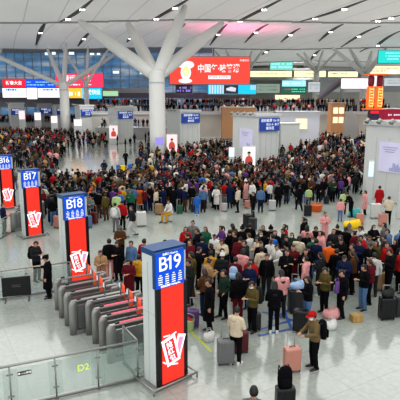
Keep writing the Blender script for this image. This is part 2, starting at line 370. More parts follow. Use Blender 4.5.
board(341, 78.5, 370, 88.5, 140, emis('board_pink_white', (1, .88, .92), 1.4), 'pale pink white lit screen left of the red lantern tower')
board(378, 50.5, 402, 63, 127, emis('board_teal', (.03, .62, .55), 1.2), 'teal screen with pale figure pattern high at the right edge', decor=lambda r, w, h: rows(r, w, h, 3, BCY, -.2, .45, .2, .9, 25, 'pale_pattern', .5))
board(270, 61, 293, 70, 178, emis('board_mint', (.25, .75, .6), .9), 'mint green screen high on the far wall above the shops', decor=lambda r, w, h: rows(r, w, h, 2, BCY, seed=27, th=.6))
# green decorated wall behind it
def mosaic():
    m = bpy.data.materials.new('green_decor_wall'); m.use_nodes = True; nt = m.node_tree; b = nt.nodes['Principled BSDF']
    tc = nt.nodes.new('ShaderNodeTexCoord'); n = nt.nodes.new('ShaderNodeTexNoise'); n.inputs['Scale'].default_value = .5; n.inputs['Detail'].default_value = 4
    cr = nt.nodes.new('ShaderNodeValToRGB'); e = cr.color_ramp.elements; e[0].position = .35; e[0].color = (.06, .14, .10, 1); e[1].position = .7; e[1].color = (.4, .36, .18, 1)
    nt.links.new(tc.outputs['Object'], n.inputs['Vector']); nt.links.new(n.outputs['Fac'], cr.inputs[0]); nt.links.new(cr.outputs[0], b.inputs['Base Color']); return m
slab(252, 304, 58, 79, 204.5, .5, mosaic(), 'trim_12')
# warm shop fronts
board(294, 71, 326, 77, 188, WARM, 'warm lit shop front on the upper gallery left of the distant column', 'shop_front', 'shop front', lambda r, w, h: rows(r, w, h, 1, BO, -.1, .25, .2, .9, 31, 'shop_sign'))
board(328, 71.5, 358, 77, 188, WARM, 'warm lit shop front on the upper gallery left of the lantern tower column', 'shop_front', 'shop front', lambda r, w, h: rows(r, w, h, 1, WHITE, -.4, .4, .3, .9, 32, 'shop_sign'))
board(366, 66, 402, 74, 188, WARM, 'warm lit shop front on upper gallery at the right edge', 'shop_front', 'shop front', lambda r, w, h: rows(r, w, h, 2, WHITE, -.4, .4, .2, .9, 33, 'shop_sign'))
board(275, 95, 300, 99.5, 170, WARM, 'warm lit shop front behind the far crowd under the departure board', 'shop_front', 'shop front')
board(213, 78, 250, 84, 170, GREYP, 'grey shuttered gallery unit right of the red screen', 'shop_front', 'shop front', lambda r, w, h: rows(r, w, h, 1, WARM, -.4, .4, .3, .9, 35, 'shop_sign'))
board(250, 71, 292, 77, 189, WARM, 'warm lit gallery shop front below the mint green screen', 'shop_front', 'shop front', lambda r, w, h: rows(r, w, h, 1, emis('shop_yellow', (1, .65, .05), 1.1), -.35, .35, .3, .8, 51, 'shop_sign'))
board(308, 82, 322, 92, 172.5, emis('shop_pale', (.75, .8, .85), .7), 'pale lit shop window right of the green departure board', 'shop_front', 'shop front', lambda r, w, h: rows(r, w, h, 2, WHITE, -.4, .4, .2, .9, 52, 'window_band'))
board(384, 78, 402, 86, 165, emis('shop_pale', (.75, .8, .85), .7), 'pale lit shop window at right edge above the pink red stall', 'shop_front', 'shop front', lambda r, w, h: rows(r, w, h, 2, WHITE, -.4, .4, .2, .9, 53, 'window_band'))
board(256, 84, 280, 93, 171, emis('shop_greenish', (.45, .6, .5), .55), 'pale green lit shop window left of the green departure board', 'shop_front', 'shop front', lambda r, w, h: rows(r, w, h, 2, WHITE, -.4, .4, .2, .9, 54, 'window_band'))
# escalator
ea, eb = D(318, 100, 150), D(343, 81, 150)
r = empty('escalator', (ea.x, 150, 0)); tag(r, 'distant escalator rising to the upper gallery left of the lantern tower', 'escalator')
dx, dz = eb.x - ea.x, eb.z - ea.z; L = math.hypot(dx, dz); an = math.atan2(dz, dx)
for nm, yy, hh, m_ in (('truss', 0, .9, DSTEEL), ('balustrade', -1.0, 1.0, mat('escalator_panel', (.45, .3, .42), .3)), ('balustrade', 1.0, 1.0, GREYP)):
    bm = bmesh.new(); vs = bx(bm, (0, 0, 0), (L, 2.2 if nm == 'truss' else .12, hh))
    bmesh.ops.rotate(bm, verts=bm.verts, cent=(0, 0, 0), matrix=Matrix.Rotation(-an, 3, 'Y')); bmesh.ops.translate(bm, verts=bm.verts, vec=(dx / 2, yy, (ea.z + eb.z) / 2 + (.0 if nm == 'truss' else .8)))
    obj(nm, bm, m_, r)
bm = bmesh.new(); bx(bm, (dx, 0, eb.z / 2), (.8, 2, eb.z)); bx(bm, (.5, 0, ea.z / 2), (.8, 2, max(ea.z, .5))); obj('support', bm, GREYP, r)

# ------------------------------------------------------------------ check-in pods: white cabins with navy signs
def pod(corner, lu, lv, h, label, sign=(.05, .95, 4.1, 5.4), poster=True, name='service_pod', lines=('进站检票 16-19', 'B16 ← B17', '候车区')):
    r = empty(name, (corner.x, corner.y, 0), R(30)); tag(r, label, 'booth')
    bm = bmesh.new(); bbox(bm, (lu / 2, lv / 2, h / 2), (lu, lv, h), .06); obj('cabin', bm, WHITE, r)
    bm = bmesh.new()
    for (c, s) in (((lu / 2, -.06, h), (lu + .3, .12, .3)), ((lu / 2, lv + .06, h), (lu + .3, .12, .3)), ((-.06, lv / 2, h), (.12, lv + .3, .3)), ((lu + .06, lv / 2, h), (.12, lv + .3, .3))): bx(bm, c, s)
    obj('roof_rim', bm, WHITE, r)
    bm = bmesh.new()
    for k in range(4):
        bx(bm, (lu * (k + .5) / 4, -.03, h / 2 - .4), (.02, .02, h - 1.2))
    for k in range(1, 4): bx(bm, (-.01, lv * k / 4, h / 2 - .4), (.02, .02, h - 1.2))
    obj('panel_joint', bm, GREYP, r)
    for k in range(4):
        o_ = bmesh.new(); y = lv * (k + .5) / 4
        tube(o_, [(-.05, y, h + .1), (-.45, y, h + .25)], .03); loft(o_, [((-.4, y, h + .3), .12, .12), ((-.6, y, h + .02), .17, .17)], n=10); obj('spotlight', o_, STEEL, r)
    if sign:
        bm = bmesh.new(); bx(bm, (lu * (sign[0] + sign[1]) / 2, -.14, (sign[2] + sign[3]) / 2), (lu * (sign[1] - sign[0]), .16, sign[3] - sign[2])); s_ = obj('sign_board', bm, NAVY, r)
        hh = (sign[3] - sign[2])
        for i, t in enumerate(lines):
            text(t, hh * .27, WTXT2, s_, (lu * .5 if i != 1 else lu * .62, -.235, sign[3] - hh * (.2 + .3 * i)), RX, bold=.008)
    if poster:
        bm = bmesh.new(); bx(bm, (-.05, lv * .42, 3.2), (.06, lv * .5, 2.1)); p_ = obj('poster', bm, mat('lilac_poster', (.62, .6, .78), .5, emit=.12, noise_amt=.1, nscale=1), r)
        bm = bmesh.new(); rd = random.Random(3)
        for k in range(7):
            hh = rd.uniform(.2, .8); bx(bm, (-.09, lv * (.25 + .03 * k), 2.25 + hh / 2), (.02, lv * .018, hh))
        for k in range(3): bx(bm, (-.09, lv * .46, 3.9 - .16 * k), (.02, lv * (.3 - .06 * k), .05))
        obj('printed_skyline', bm, mat('poster_ink', (.35, .36, .6), .6), p_)
    return r
pod(D(257, 166, 51), 2.75, 4.6, 5.7, 'white service booth with navy sign behind the dense crowd, centre right')
pod(D(177.5, 152, 70) + Vector((.4, 0, 0)), 3.2, 4.2, 5.75, 'white service booth with navy sign just right of the main column', poster=False)
pod(D(118, 142, 86), 2.9, 4.4, 6.1, 'white service booth with navy sign left of the main column, lit poster beside it', poster=False)
pod(D(81, 135, 103), 3.1, 3.6, 6.2, 'white service booth fourth along the row, left of the one beside the pink poster', poster=False)
pod(D(57, 130, 112), 2.8, 3.2, 6.2, 'white service booth with navy sign directly left of the slim branching column', poster=False)
pod(D(40, 128, 122), 3.2, 2.0, 6.4, 'white service booth with navy sign under the plain white screen', poster=False)
pod(D(11.5, 128, 112), 3.0, 2.6, 6.6, 'white service booth nearest the left edge of the far row', poster=False)
pod(D(410, 210, 33.5), 3.2, 4.3, 5.55, 'white service booth with lilac poster at the right edge', sign=None)
# lit poster stands
def lightbox(px0, px1, ptop, pbase, d, label, col=(1, .9, .93), fig=True, rz=0.0):
    a, b_ = D(px0, pbase, d), D(px1, ptop, d); w = b_.x - a.x; h = b_.z
    r = empty('poster_stand', ((a.x + b_.x) / 2, d, 0), rz); tag(r, label, 'poster stand')
    bm = bmesh.new(); bbox(bm, (0, 0, h / 2), (w, .22, h), .03); obj('casing', bm, WHITE, r)
    bm = bmesh.new(); bx(bm, (0, -.12, h * (.64 if fig else .8)), (w * .9, .03, h * (.66 if fig else .34))); p = obj('lit_poster', bm, emis('lit_%s' % label[:12], col, 1.0), r)
    if fig:
        bm = bmesh.new()
        loft(bm, [((0, -.15, h * .40), w * .26, .01), ((0, -.15, h * .56), w * .28, .01), ((0, -.15, h * .66), w * .2, .01), ((0, -.15, h * .69), w * .07, .01)], side=(1, 0, 0), n=10)
        obj('printed_figure', bm, emis('poster_red', (.75, .12, .1), .7), p)
        bm = bmesh.new(); loft(bm, [((0, -.15, h * .69), w * .08, .01), ((0, -.15, h * .75), w * .11, .01), ((0, -.15, h * .80), w * .06, .01)], side=(1, 0, 0), n=10)
        obj('printed_face', bm, emis('poster_face', (.75, .5, .4), .6), p)
        bm = bmesh.new(); loft(bm, [((0, -.158, h * .77), w * .12, .01), ((0, -.158, h * .81), w * .11, .01), ((0, -.158, h * .83), w * .05, .01)], side=(1, 0, 0), n=10)
        obj('printed_hair', bm, BLACK, p)
    return r
lightbox(241.5, 256, 146, 178, 47, 'lit white poster stand with red figure in front of centre right booth')
lightbox(166.5, 177.5, 134, 156, 62, 'lit pink poster stand with red figure right of the main column', (1, .75, .75))
lightbox(109.5, 118, 125, 143, 84, 'lit pink poster stand left of the booth beside main column', (1, .78, .8))
lightbox(74, 82, 119, 128.5, 100, 'lit white poster stand fourth along the far row', (1, .9, .92), False)
lightbox(51, 57.5, 115.5, 122.5, 106, 'small lit white poster stand beside fifth booth of the far row', (1, .9, .9), False)
lightbox(34.5, 41, 112, 120, 112, 'small lit white poster stand among the far left crowd', (1, .85, .85), False)
lightbox(19, 25, 110, 119, 107, 'small lit pink poster stand right of the leftmost far booth', (1, .78, .8), False)
lightbox(397, 408, 165, 212, 30, 'tall black framed lit panel cut by the right edge', (1, 1, 1), False)
lightbox(228.5, 234.5, 147, 167, 50, 'narrow white glowing panel left of centre right booth', (.8, .93, 1), False)
lightbox(365.5, 374, 160, 205, 34.5, 'narrow glowing pale blue panel left of the right booth', (.75, .9, 1), False)
# violet standing board right of main column
lightbox(155.5, 164, 137, 146, 64, 'small violet notice stand at the foot of the main column', (.35, .3, .85), False)

# counters and kiosks in the middle distance
def kiosk(px0, px1, ptop, d, label, m, deep=3.0, extra=None, name='kiosk', zb=0.0, rz=0.0):
    a, b_ = D(px0, 130, d), D(px1, ptop, d); w = (b_.x - a.x); h = b_.z - zb
    r = empty(name, ((a.x + b_.x) / 2, d, zb), rz); tag(r, label, 'kiosk')
    bm = bmesh.new(); bbox(bm, (0, deep / 2, h / 2), (w, deep, h), .05); obj('body', bm, m, r)
    bm = bmesh.new(); bx(bm, (0, deep / 2, h + .05), (w + .3, deep + .3, .12)); obj('top', bm, WHITE, r)
    bm = bmesh.new(); bx(bm, (0, -.03, .12), (w * .98, .06, .24)); obj('plinth', bm, DSTEEL, r)
    if extra: extra(r, w, h)
    return r
kiosk(222, 255, 107.5, 94, 'brown wooden kiosk behind the centre right booth', WOOD, 4)
kiosk(276, 320, 112, 76, 'long white kiosk wall with one lit poster panel', mat('pale_violet_wall', (.6, .6, .66), .5, noise_amt=.05), 3, lambda r, w, h: obj('lit_poster', (lambda b: (bx(b, (w * .08, -.06, h * .68), (1.7, .05, 1.5)), b)[1])(bmesh.new()), WARM, r))
kiosk(281, 300, 124, 66, 'low white counter unit right of the centre right booth', WHITE, 2.4)
kiosk(331, 345.5, 103, 92, 'warm lit wooden stall left of white festive stage', WOOD, 3, lambda r, w, h: obj('lit_shelf', (lambda b: ([bx(b, (w * x, -.08, h * z), (w * .35, .06, h * .16)) for x in (-.22, .22) for z in (.55, .8)], b)[1])(bmesh.new()), WARM, r))
kiosk(383, 404, 109, 88, 'pink red counter stall right of the lantern tower', emis('stall_pink_red', (.75, .05, .12), .35), 3, lambda r, w, h: rows(r, w, h, 1, WTXT2, -.3, .3, .75, .9, 44))
# white festive stage
r = empty('festive_stage', (D(353, 120, 84).x, 84, 0)); tag(r, 'small white stage with peaked backdrop left of the lantern tower', 'stage')
bm = bmesh.new(); bx(bm, (0, 0, .4), (3.0, 2, .8)); obj('platform', bm, WHITE, r)
bm = bmesh.new(); loft(bm, [((0, .8, .8), 1.35, .08), ((0, .8, 3.6), 1.3, .08), ((-.2, .8, 4.7), .8, .08), ((-.4, .8, 5.5), .25, .08)], n=10); obj('backdrop', bm, emis('stage_white', (1, .95, .9), .15), r)
# red lantern tower
lt0 = D(373, 120, 80)
r = empty('lantern_tower', (lt0.x, 80, 0)); tag(r, 'red and gold festive lantern tower with two drum lanterns at right', 'decoration')
zt = lambda py: D(373, py, 80).z
bm = bmesh.new(); bx(bm, (0, 0, .25), (2.4, 1.6, .5)); obj('base', bm, DSTEEL, r)
bm = bmesh.new(); bx(bm, (0, 0, (zt(109) + .5) / 2), (1.5, 1.0, zt(109) - .4)); obj('plinth', bm, mat('tower_plinth', (.05, .03, .07), .4), r)
bm = bmesh.new(); bx(bm, (0, -.55, zt(112)), (1.3, .06, .45)); obj('lit_sign', bm, BR, r)
for zz in (109, 74.5):
    bm = bmesh.new(); bx(bm, (0, 0, zt(zz)), (3.3, 1.8, .16)); obj('shelf_board', bm, mat('gold_red_board', (.75, .15, .03), .4, emit=.5), r)
for s in (-.68, .68):
    bm = bmesh.new(); loft(bm, [((s, 0, zt(108.5)), .55, .55), ((s, 0, zt(104)), .62, .62), ((s, 0, zt(96)), .60, .60), ((s, 0, zt(86.5)), .55, .55)], n=16); p_ = obj('lit_drum', bm, emis('lantern_orange', (1, .17, .03), 1.1), r)
    bm = bmesh.new()
    for k in range(7): bx(bm, (s + .12 * math.sin(k * 2.1), -.62, zt(106 - 2.8 * k)), (.5, .06, .16))
    for k in (-.3, .3): bx(bm, (s + k, -.6, zt(97)), (.06, .06, 2.9))
    obj('gold_character', bm, GOLD, p_)
    bm = bmesh.new(); loft(bm, [((s, 0, zt(86.5)), .36, .36), ((s, 0, zt(84)), .48, .48), ((s, 0, zt(78)), .48, .48), ((s, 0, zt(75.5)), .36, .36)], n=16); obj('drum_lantern', bm, mat('dark_red_lantern', (.18, .01, .03), .4, emit=.15), r)
bm = bmesh.new(); bx(bm, (0, .3, zt(81)), (.5, .1, 1.6)); obj('white_panel', bm, emis('white_gap', (1, 1, 1), 1), r)
# ------------------------------------------------------------------ sign pillars B16 - B19
BEZ = mat('black_bezel', (.012, .012, .015), .25)
PANL = mat('pillar_light_grey', (.66, .69, .68), .35, noise_amt=.04, nscale=1)
ENVW = emis('envelope_white', (1, .93, .95), 1.3); ENVP = emis('envelope_pink', (1, .3, .45), 1.2)
PW, PD_, PH = .97, .52, 3.62
def pillar(org, code, label):
    r = empty('sign_pillar', (org.x, org.y, 0), R(40)); tag(r, label, 'sign pillar')
    bm = bmesh.new(); bbox(bm, (PW / 2, PD_ / 2, PH / 2 - .06 + .04), (PW, PD_, PH - .2), .015); obj('casing', bm, PANL, r)
    bm = bmesh.new(); bx(bm, (PW / 2, PD_ / 2, PH - .07), (PW + .02, PD_ + .02, .14)); obj('blue_cap', bm, DBLUE, r)
    bm = bmesh.new(); bx(bm, (-.006, PD_ / 2, 1.7), (.01, .012, 3.2)); bx(bm, (-.006, PD_ * .5, 2.0), (.012, PD_ * .98, .012)); obj('panel_seam', bm, GREYP, r)
    bm = bmesh.new(); bx(bm, (PW / 2, -.035, 1.40), (PW - .02, .07, 2.6)); b = obj('screen_bezel', bm, BEZ, r)
    bm = bmesh.new(); bx(bm, (PW / 2, -.08, 1.42), (PW * .70, .02, 2.6)); s = obj('red_screen', bm, REDS, r)
    # red envelope picture
    cx, cz = PW / 2, .98
    bm = bmesh.new()
    def env(x, z, w, h, a, y, mi):
        vs = bx(bm, (0, y, 0), (w, .008, h), mi=mi); es = [e for v in vs for e in v.link_edges if abs(e.verts[0].co.y - e.verts[1].co.y) > .004]
        bmesh.ops.rotate(bm, verts=vs, cent=(0, 0, 0), matrix=Matrix.Rotation(a, 3, 'Y')); bmesh.ops.translate(bm, verts=vs, vec=(x, 0, z))
    env(cx + .18, cz + .04, .25, .62, R(18), -.094, 0); env(cx + .18, cz + .04, .14, .48, R(18), -.100, 1)
    env(cx - .08, cz, .42, .76, R(-14), -.104, 0); env(cx - .08, cz, .28, .60, R(-14), -.110, 2)
    for (dx, dz, w, a) in ((-.2, .42, .2, 5), (.02, .42, .16, -18), (-.27, .2, .05, 60), (.0, -.4, .28, 14), (-.28, -.28, .12, 40)): env(cx + dx, cz + dz, w, .035, R(a), -.098, 0)
    o_ = obj('envelope_picture', bm, [ENVW, ENVP, emis('envelope_red', (.85, .03, .05), 1.1)], s)
    for i, ch in enumerate('抢红包'): text(ch, .19, ENVW, o_, (cx - .14 + .05 * i, -.122, cz + .17 - .19 * i), (R(90), R(-14), 0), bold=.003)
    # blue head
    bm = bmesh.new(); bbox(bm, (PW / 2 - .10, -.06, 3.13), (PW - .11, .14, .90), .012); hd = obj('blue_sign_box', bm, DBLUE, r)
    bm = bmesh.new(); bx(bm, (PW / 2 - .10, -.134, 3.13), (PW - .13, .01, .87)); f = obj('lit_sign_face', bm, BLUE, hd)
    mx = PW / 2 - .10
    text('检票口 Check in', .066, WTXT, f, (mx, -.145, 3.525), RX)
    for ch, dx in zip(code, (-.22, .0, .21)):
        g_ = text(ch, .50, WTXT, f, (mx + dx, -.145, 3.28), RX, bold=.004, name='gate_character')
        if ch == '1':
            vs = [v.co for v in g_.data.vertices]; yt = max(v.y for v in vs); xl = min(v.x for v in vs)
            bm = bmesh.new(); bx(bm, (mx + dx + xl - .035, -.145, 3.28 + yt - .055), (.12, .008, .045)); bmesh.ops.rotate(bm, verts=bm.verts, cent=(mx + dx + xl, -.145, 3.28 + yt - .03), matrix=Matrix.Rotation(R(-38), 3, 'Y')); obj('digit_flag', bm, WTXT, f)
    bm = bmesh.new(); rd = random.Random(int(code[1:]))
    for c in range(4):
        for k in range(5):
            w = rd.uniform(.10, .145); bx(bm, (mx - .295 + c * .196, -.142, 3.02 - k * .055), (w if k else w * .5, .006, .024))
    obj('timetable_rows', bm, WTXT, f)
    text('请在此候车 Waiting line', .058, WTXT, f, (mx, -.145, 2.735), RX, bold=.002)
    # base and bumper rail
    bm = bmesh.new(); bbox(bm, (PW / 2, PD_ / 2, .04), (PW + .22, PD_ + .22, .08), .02); obj('base_plate', bm, STEEL, r)
    bm = bmesh.new(); e = .2
    cs = [(-e, -e), (PW + e, -e), (PW + e, PD_ + e), (-e, PD_ + e), (-e, -e)]
    for (a, c) in zip(cs, cs[1:]): tube(bm, [(*a, .14), (*c, .14)], .025)
    for c in cs[:4]: tube(bm, [(*c, 0), (*c, .15)], .022)
    obj('bumper_rail', bm, STEEL, r)
    return r
O19 = Vector((-1.10, 11.36, 0)); ST = Vector((-4.03, 7.03, 0))
pillar(O19, 'B19', 'nearest sign pillar with blue B19 head and red screen')
pillar(O19 + ST, 'B18', 'sign pillar with blue B18 head behind the turnstiles')
pillar(O19 + ST * 2, 'B17', 'sign pillar with blue B17 head left of the dense crowd')
pillar(O19 + ST * 3, 'B16', 'sign pillar with blue B16 head at the left edge')

# ------------------------------------------------------------------ turnstiles
TCAP = mat('turnstile_top', (.40, .39, .38), .3, metal=.7); ORG = mat('orange_flap', (.85, .10, .03), .35, emit=.25)
REDL = emis('red_light_strip', (1, .15, .22), 1.2); SIDE_ = mat('turnstile_side_glass', (.18, .19, .19), .15, metal=.3)
def turnstile(p, label, wide=.2, red=False, flap=True, L=1.85):
    r = empty('turnstile', (p.x, p.y, 0), R(30)); tag(r, label, 'turnstile', 'turnstiles between the B18 and B19 pillars')
    h = 1.08
    bm = bmesh.new()   # near end cabinet with a rounded nose
    loft(bm, [((.12, 0, 0), .14, wide * .42), ((.12, 0, .5), .14, wide * .42), ((.12, 0, h - .14), .14, wide * .42), ((.13, 0, h - .05), .12, wide * .38), ((.15, 0, h + .01), .07, wide * .3)], side=(1, 0, 0), n=20); obj('end_cabinet', bm, STEEL, r)
    bm = bmesh.new(); loft(bm, [((L - .15, 0, 0), .17, wide / 2), ((L - .15, 0, h - .1), .17, wide / 2), ((L - .16, 0, h - .02), .14, wide / 2 - .02)], n=20); obj('end_cabinet', bm, STEEL, r)
    bm = bmesh.new(); bx(bm, (L / 2, 0, .55), (L - .45, wide * .35, .74)); obj('side_panel', bm, SIDE_, r)
    bm = bmesh.new(); bx(bm, (L / 2, 0, .07), (L - .3, wide * .8, .14)); obj('plinth', bm, STEEL, r)
    bm = bmesh.new(); bbox(bm, (L / 2, 0, h), (L - .14, wide * .62, .05), .018); t = obj('top_cover', bm, TCAP, r)
    if red:
        bm = bmesh.new(); bx(bm, (L / 2, 0, h + .045), (L - .5, .035, .02)); obj('red_light_strip', bm, REDL, r)
    bm = bmesh.new(); bx(bm, (.30, 0, h + .05), (.12, .07, .03)); obj('card_reader', bm, BLACK, r)
    bm = bmesh.new(); tube(bm, [(L * .62, 0, h), (L * .62, 0, h + .25)], .025); bbox(bm, (L * .62, 0, h + .33), (.05, .13, .2), .015); p_ = obj('face_scanner', bm, DSTEEL, r)
    bm = bmesh.new(); bx(bm, (L * .62 - .03, 0, h + .34), (.01, .10, .14)); obj('scanner_screen', bm, emis('scanner_glow', (.7, .8, .95), .8), p_)
    if flap:
        bm = bmesh.new(); loft(bm, [((L * .72, .27, .42), .02, .15), ((L * .72, .28, 1.10), .025, .19), ((L * .72, .27, 1.30), .02, .16)], side=(1, 0, 0), n=12); obj('orange_flap', bm, ORG, r)
    return r
gp = [(-5.0, 16.25), (-4.67, 15.6), (-4.33, 15.0), (-4.0, 14.36), (-3.5, 14.36), (-3.18, 13.8), (-2.86, 13.23), (-2.54, 12.67)]
gl = ['steel turnstile nearest the B18 pillar, farthest of the row', 'steel turnstile second from the B18 pillar', 'steel turnstile third from the B18 pillar', 'wide steel turnstile fourth from the B18 pillar',
      'steel turnstile just after the wide one, fourth from the B19 pillar', 'steel turnstile with red light strip, third from the B19 pillar', 'steel turnstile with red light strip, second from the B19 pillar', 'steel turnstile with red light strip nearest the glass fence corner']
for i, ((x, y), l) in enumerate(zip(gp, gl)): turnstile(Vector((x, y, 0)), l, .22 if i == 3 else .2, i >= 5, i != 3)

# ------------------------------------------------------------------ glass fences
def fence(pts, h, label, gap=1.0, name='glass_fence', glass=True, base=True):
    r = empty(name, (pts[0].x, pts[0].y, 0)); tag(r, label, 'fence'); o = Vector((pts[0].x, pts[0].y, 0))
    bm = bmesh.new(); tube(bm, [Vector((p.x, p.y, h)) - o for p in pts], .03, 10); obj('top_rail', bm, STEEL, r)
    if base:
        bm = bmesh.new()
        for a, b in zip(pts, pts[1:]):
            m_ = (a + b) / 2 - o; bx(bm, (m_.x, m_.y, .05), ((b - a).length, .06, .04), rz=math.atan2(b.y - a.y, b.x - a.x))
        obj('bottom_rail', bm, DSTEEL, r)
    for a, b in zip(pts, pts[1:]):
        L = (b - a).length; n = max(1, round(L / gap)); d = (b - a) / n; ang = math.atan2(d.y, d.x)
        for k in range(n + (1 if b is pts[-1] else 0)):
            q = a + d * k - o; bm = bmesh.new(); tube(bm, [(q.x, q.y, 0), (q.x, q.y, h)], .02)
            for z in (.3, .8):
                bx(bm, (q.x, q.y, h * z), (.14, .05, .035), rz=ang)
            loft(bm, [((q.x, q.y, 0), .05, .05), ((q.x, q.y, .02), .05, .05)], n=12); obj('post', bm, STEEL if glass else DSTEEL, r)
        if glass:
            for k in range(n):
                q = a + d * (k + .5) - o; bm = bmesh.new(); bx(bm, (q.x, q.y, h * .52), (d.length - .06, .012, h * .8), rz=ang); obj('glass_pane', bm, GLASS, r)
    return r
cn = G(137, 341, 1.1); cn.z = 0; e2 = cn - U * 4.8
e2 = G(-22, 371, 1.1); e2.z = 0
f0 = G(0, 367, 1.1); d_ = (cn - e2); nseg = 0
pA = [G(47.5, 358.3, 1.1), G(91, 350, 1.1)]
gapA = (pA[1] - pA[0]).length
n_ = 4; gapA *= 1.36; far_end = cn - (cn - pA[1]).normalized() * gapA * n_
fr = fence([far_end, cn], 1.1, 'low glass fence with steel rail crossing the bottom left', gapA)
ang = math.atan2((cn - far_end).y, (cn - far_end).x)
fence([cn + V * .05 + U * .02, cn + V * .98], 1.1, 'short glass fence running from the fence corner to the turnstiles', 1.4)
# stickers on the glass
q = G(23.5, 369, .93); 
t = (cn - far_end).normalized(); nrm = Vector((t.y, -t.x, 0))
def onfence(px, z):
    # intersection of the pixel column with the fence line
    best = min((abs((D(px, 365, (far_end + (cn - far_end) * (k / 400)).y) - (far_end + (cn - far_end) * (k / 400))).xy.length), k) for k in range(401))
    p = far_end + (cn - far_end) * (best[1] / 400); return Vector((p.x, p.y, z)) + nrm * .02
c1 = onfence(24, .86)
bm = bmesh.new(); bx(bm, (0, 0, 0), (.30, .006, .10)); s = obj('warning_sticker', bm, BLACK, None, c1, ang); tag(s, 'small black sticker with white writing on the glass fence', 'sticker')
text('■ 小心玻璃', .055, WTXT, s, (0, -.006, 0), RX)
c2 = onfence(83, .68)
YG = emis('yellow_green_print', (.72, .95, .1), 1.0)
tt = text('D2', .24, YG, None, c2, (R(90), 0, ang), name='gate_sticker'); tag(tt, 'yellow green D2 sticker on the glass fence', 'sticker')
# rear fence with the black board
a, b = G(1, 271, 1.1), G(50, 264.5, 1.1); a.z = b.z = 0; c = G(70, 262, 1.1); c.z = 0
a2 = a + (a - b).normalized() * 1.5
fence([a2, a, b, c], 1.1, 'steel rail fence behind the black board at left, ending near turnstiles', 1.1, glass=True)
p = G(17.5, 301)
r = empty('notice_board', (p.x, p.y, 0), R(16)); tag(r, 'large black board leaning at the fence left of the person in long black coat', 'board')
bm = bmesh.new(); bbox(bm, (0, 0, .56), (.98, .06, .72), .03); obj('panel', bm, mat('matte_black_board', (.008, .008, .01), .6), r)
bm = bmesh.new(); bx(bm, (0, -.035, .62), (.3, .004, .012)); bx(bm, (0, -.035, .56), (.3, .004, .012)); obj('printed_line', bm, DSTEEL, r)
for s in (-.4, .4):
    bm = bmesh.new(); tube(bm, [(s, .05, 0), (s, .05, .3)], .02); bx(bm, (s, .02, .02), (.05, .35, .03)); obj('leg', bm, DSTEEL, r)
# fences at the far left gates
for (p0, p1, lab) in (((-12, 226), (14, 213), 'steel rail fence at the left edge before the B16 pillar'), ((10, 214), (24, 207), 'steel rail fence between the B16 and B17 pillars')):
    a = G(*p0, 1.0); b = G(*p1, 1.0); a.z = b.z = 0; fence([a, b], 1.0, lab, 1.2, glass=True)
g2 = [G(12, 232), G(15, 226), G(18, 221)]
for i, p in enumerate(g2):
    t = turnstile(p, ['steel turnstile nearest the B17 pillar foot', 'steel turnstile second from the B17 pillar foot', 'steel turnstile third from B17 pillar foot, at left'][i], .2, False, False, 1.6); t['group'] = 'turnstiles left of the B17 pillar'

# floor markings
bm = bmesh.new()
BLM = mat('blue_floor_sticker', (.03, .12, .42), .35); YLM = mat('yellow_green_tape', (.5, .55, .05), .4)
def quad(bm, c, w, l, a, z=.004):
    vs = bx(bm, (c.x, c.y, z), (w, l, .004), rz=a)
for qi, (x0, y0, x1, y1, w) in enumerate(((258, 330, 300, 318, .05), (262, 312, 300, 322, .05), (282, 306, 292, 330, .05), (268, 322, 292, 308, .05), (258, 336, 306, 326, .05), (246, 306, 256, 316, .05))):
    a, b = G(x0, y0), G(x1, y1); quad(bm, (a + b) / 2, (b - a).length, w + .04, math.atan2((b - a).y, (b - a).x), .004 + .0015 * qi)
o = obj('floor_marking', bm, BLM); tag(o, 'blue line pattern marked on the floor inside the right queue', 'floor marking')
a, b = G(187, 328), G(212, 352)
bm = bmesh.new(); quad(bm, (a + b) / 2, (b - a).length, .07, math.atan2((b - a).y, (b - a).x)); o = obj('floor_tape', bm, YLM); tag(o, 'yellow green floor tape strip beside the green basket', 'floor marking')

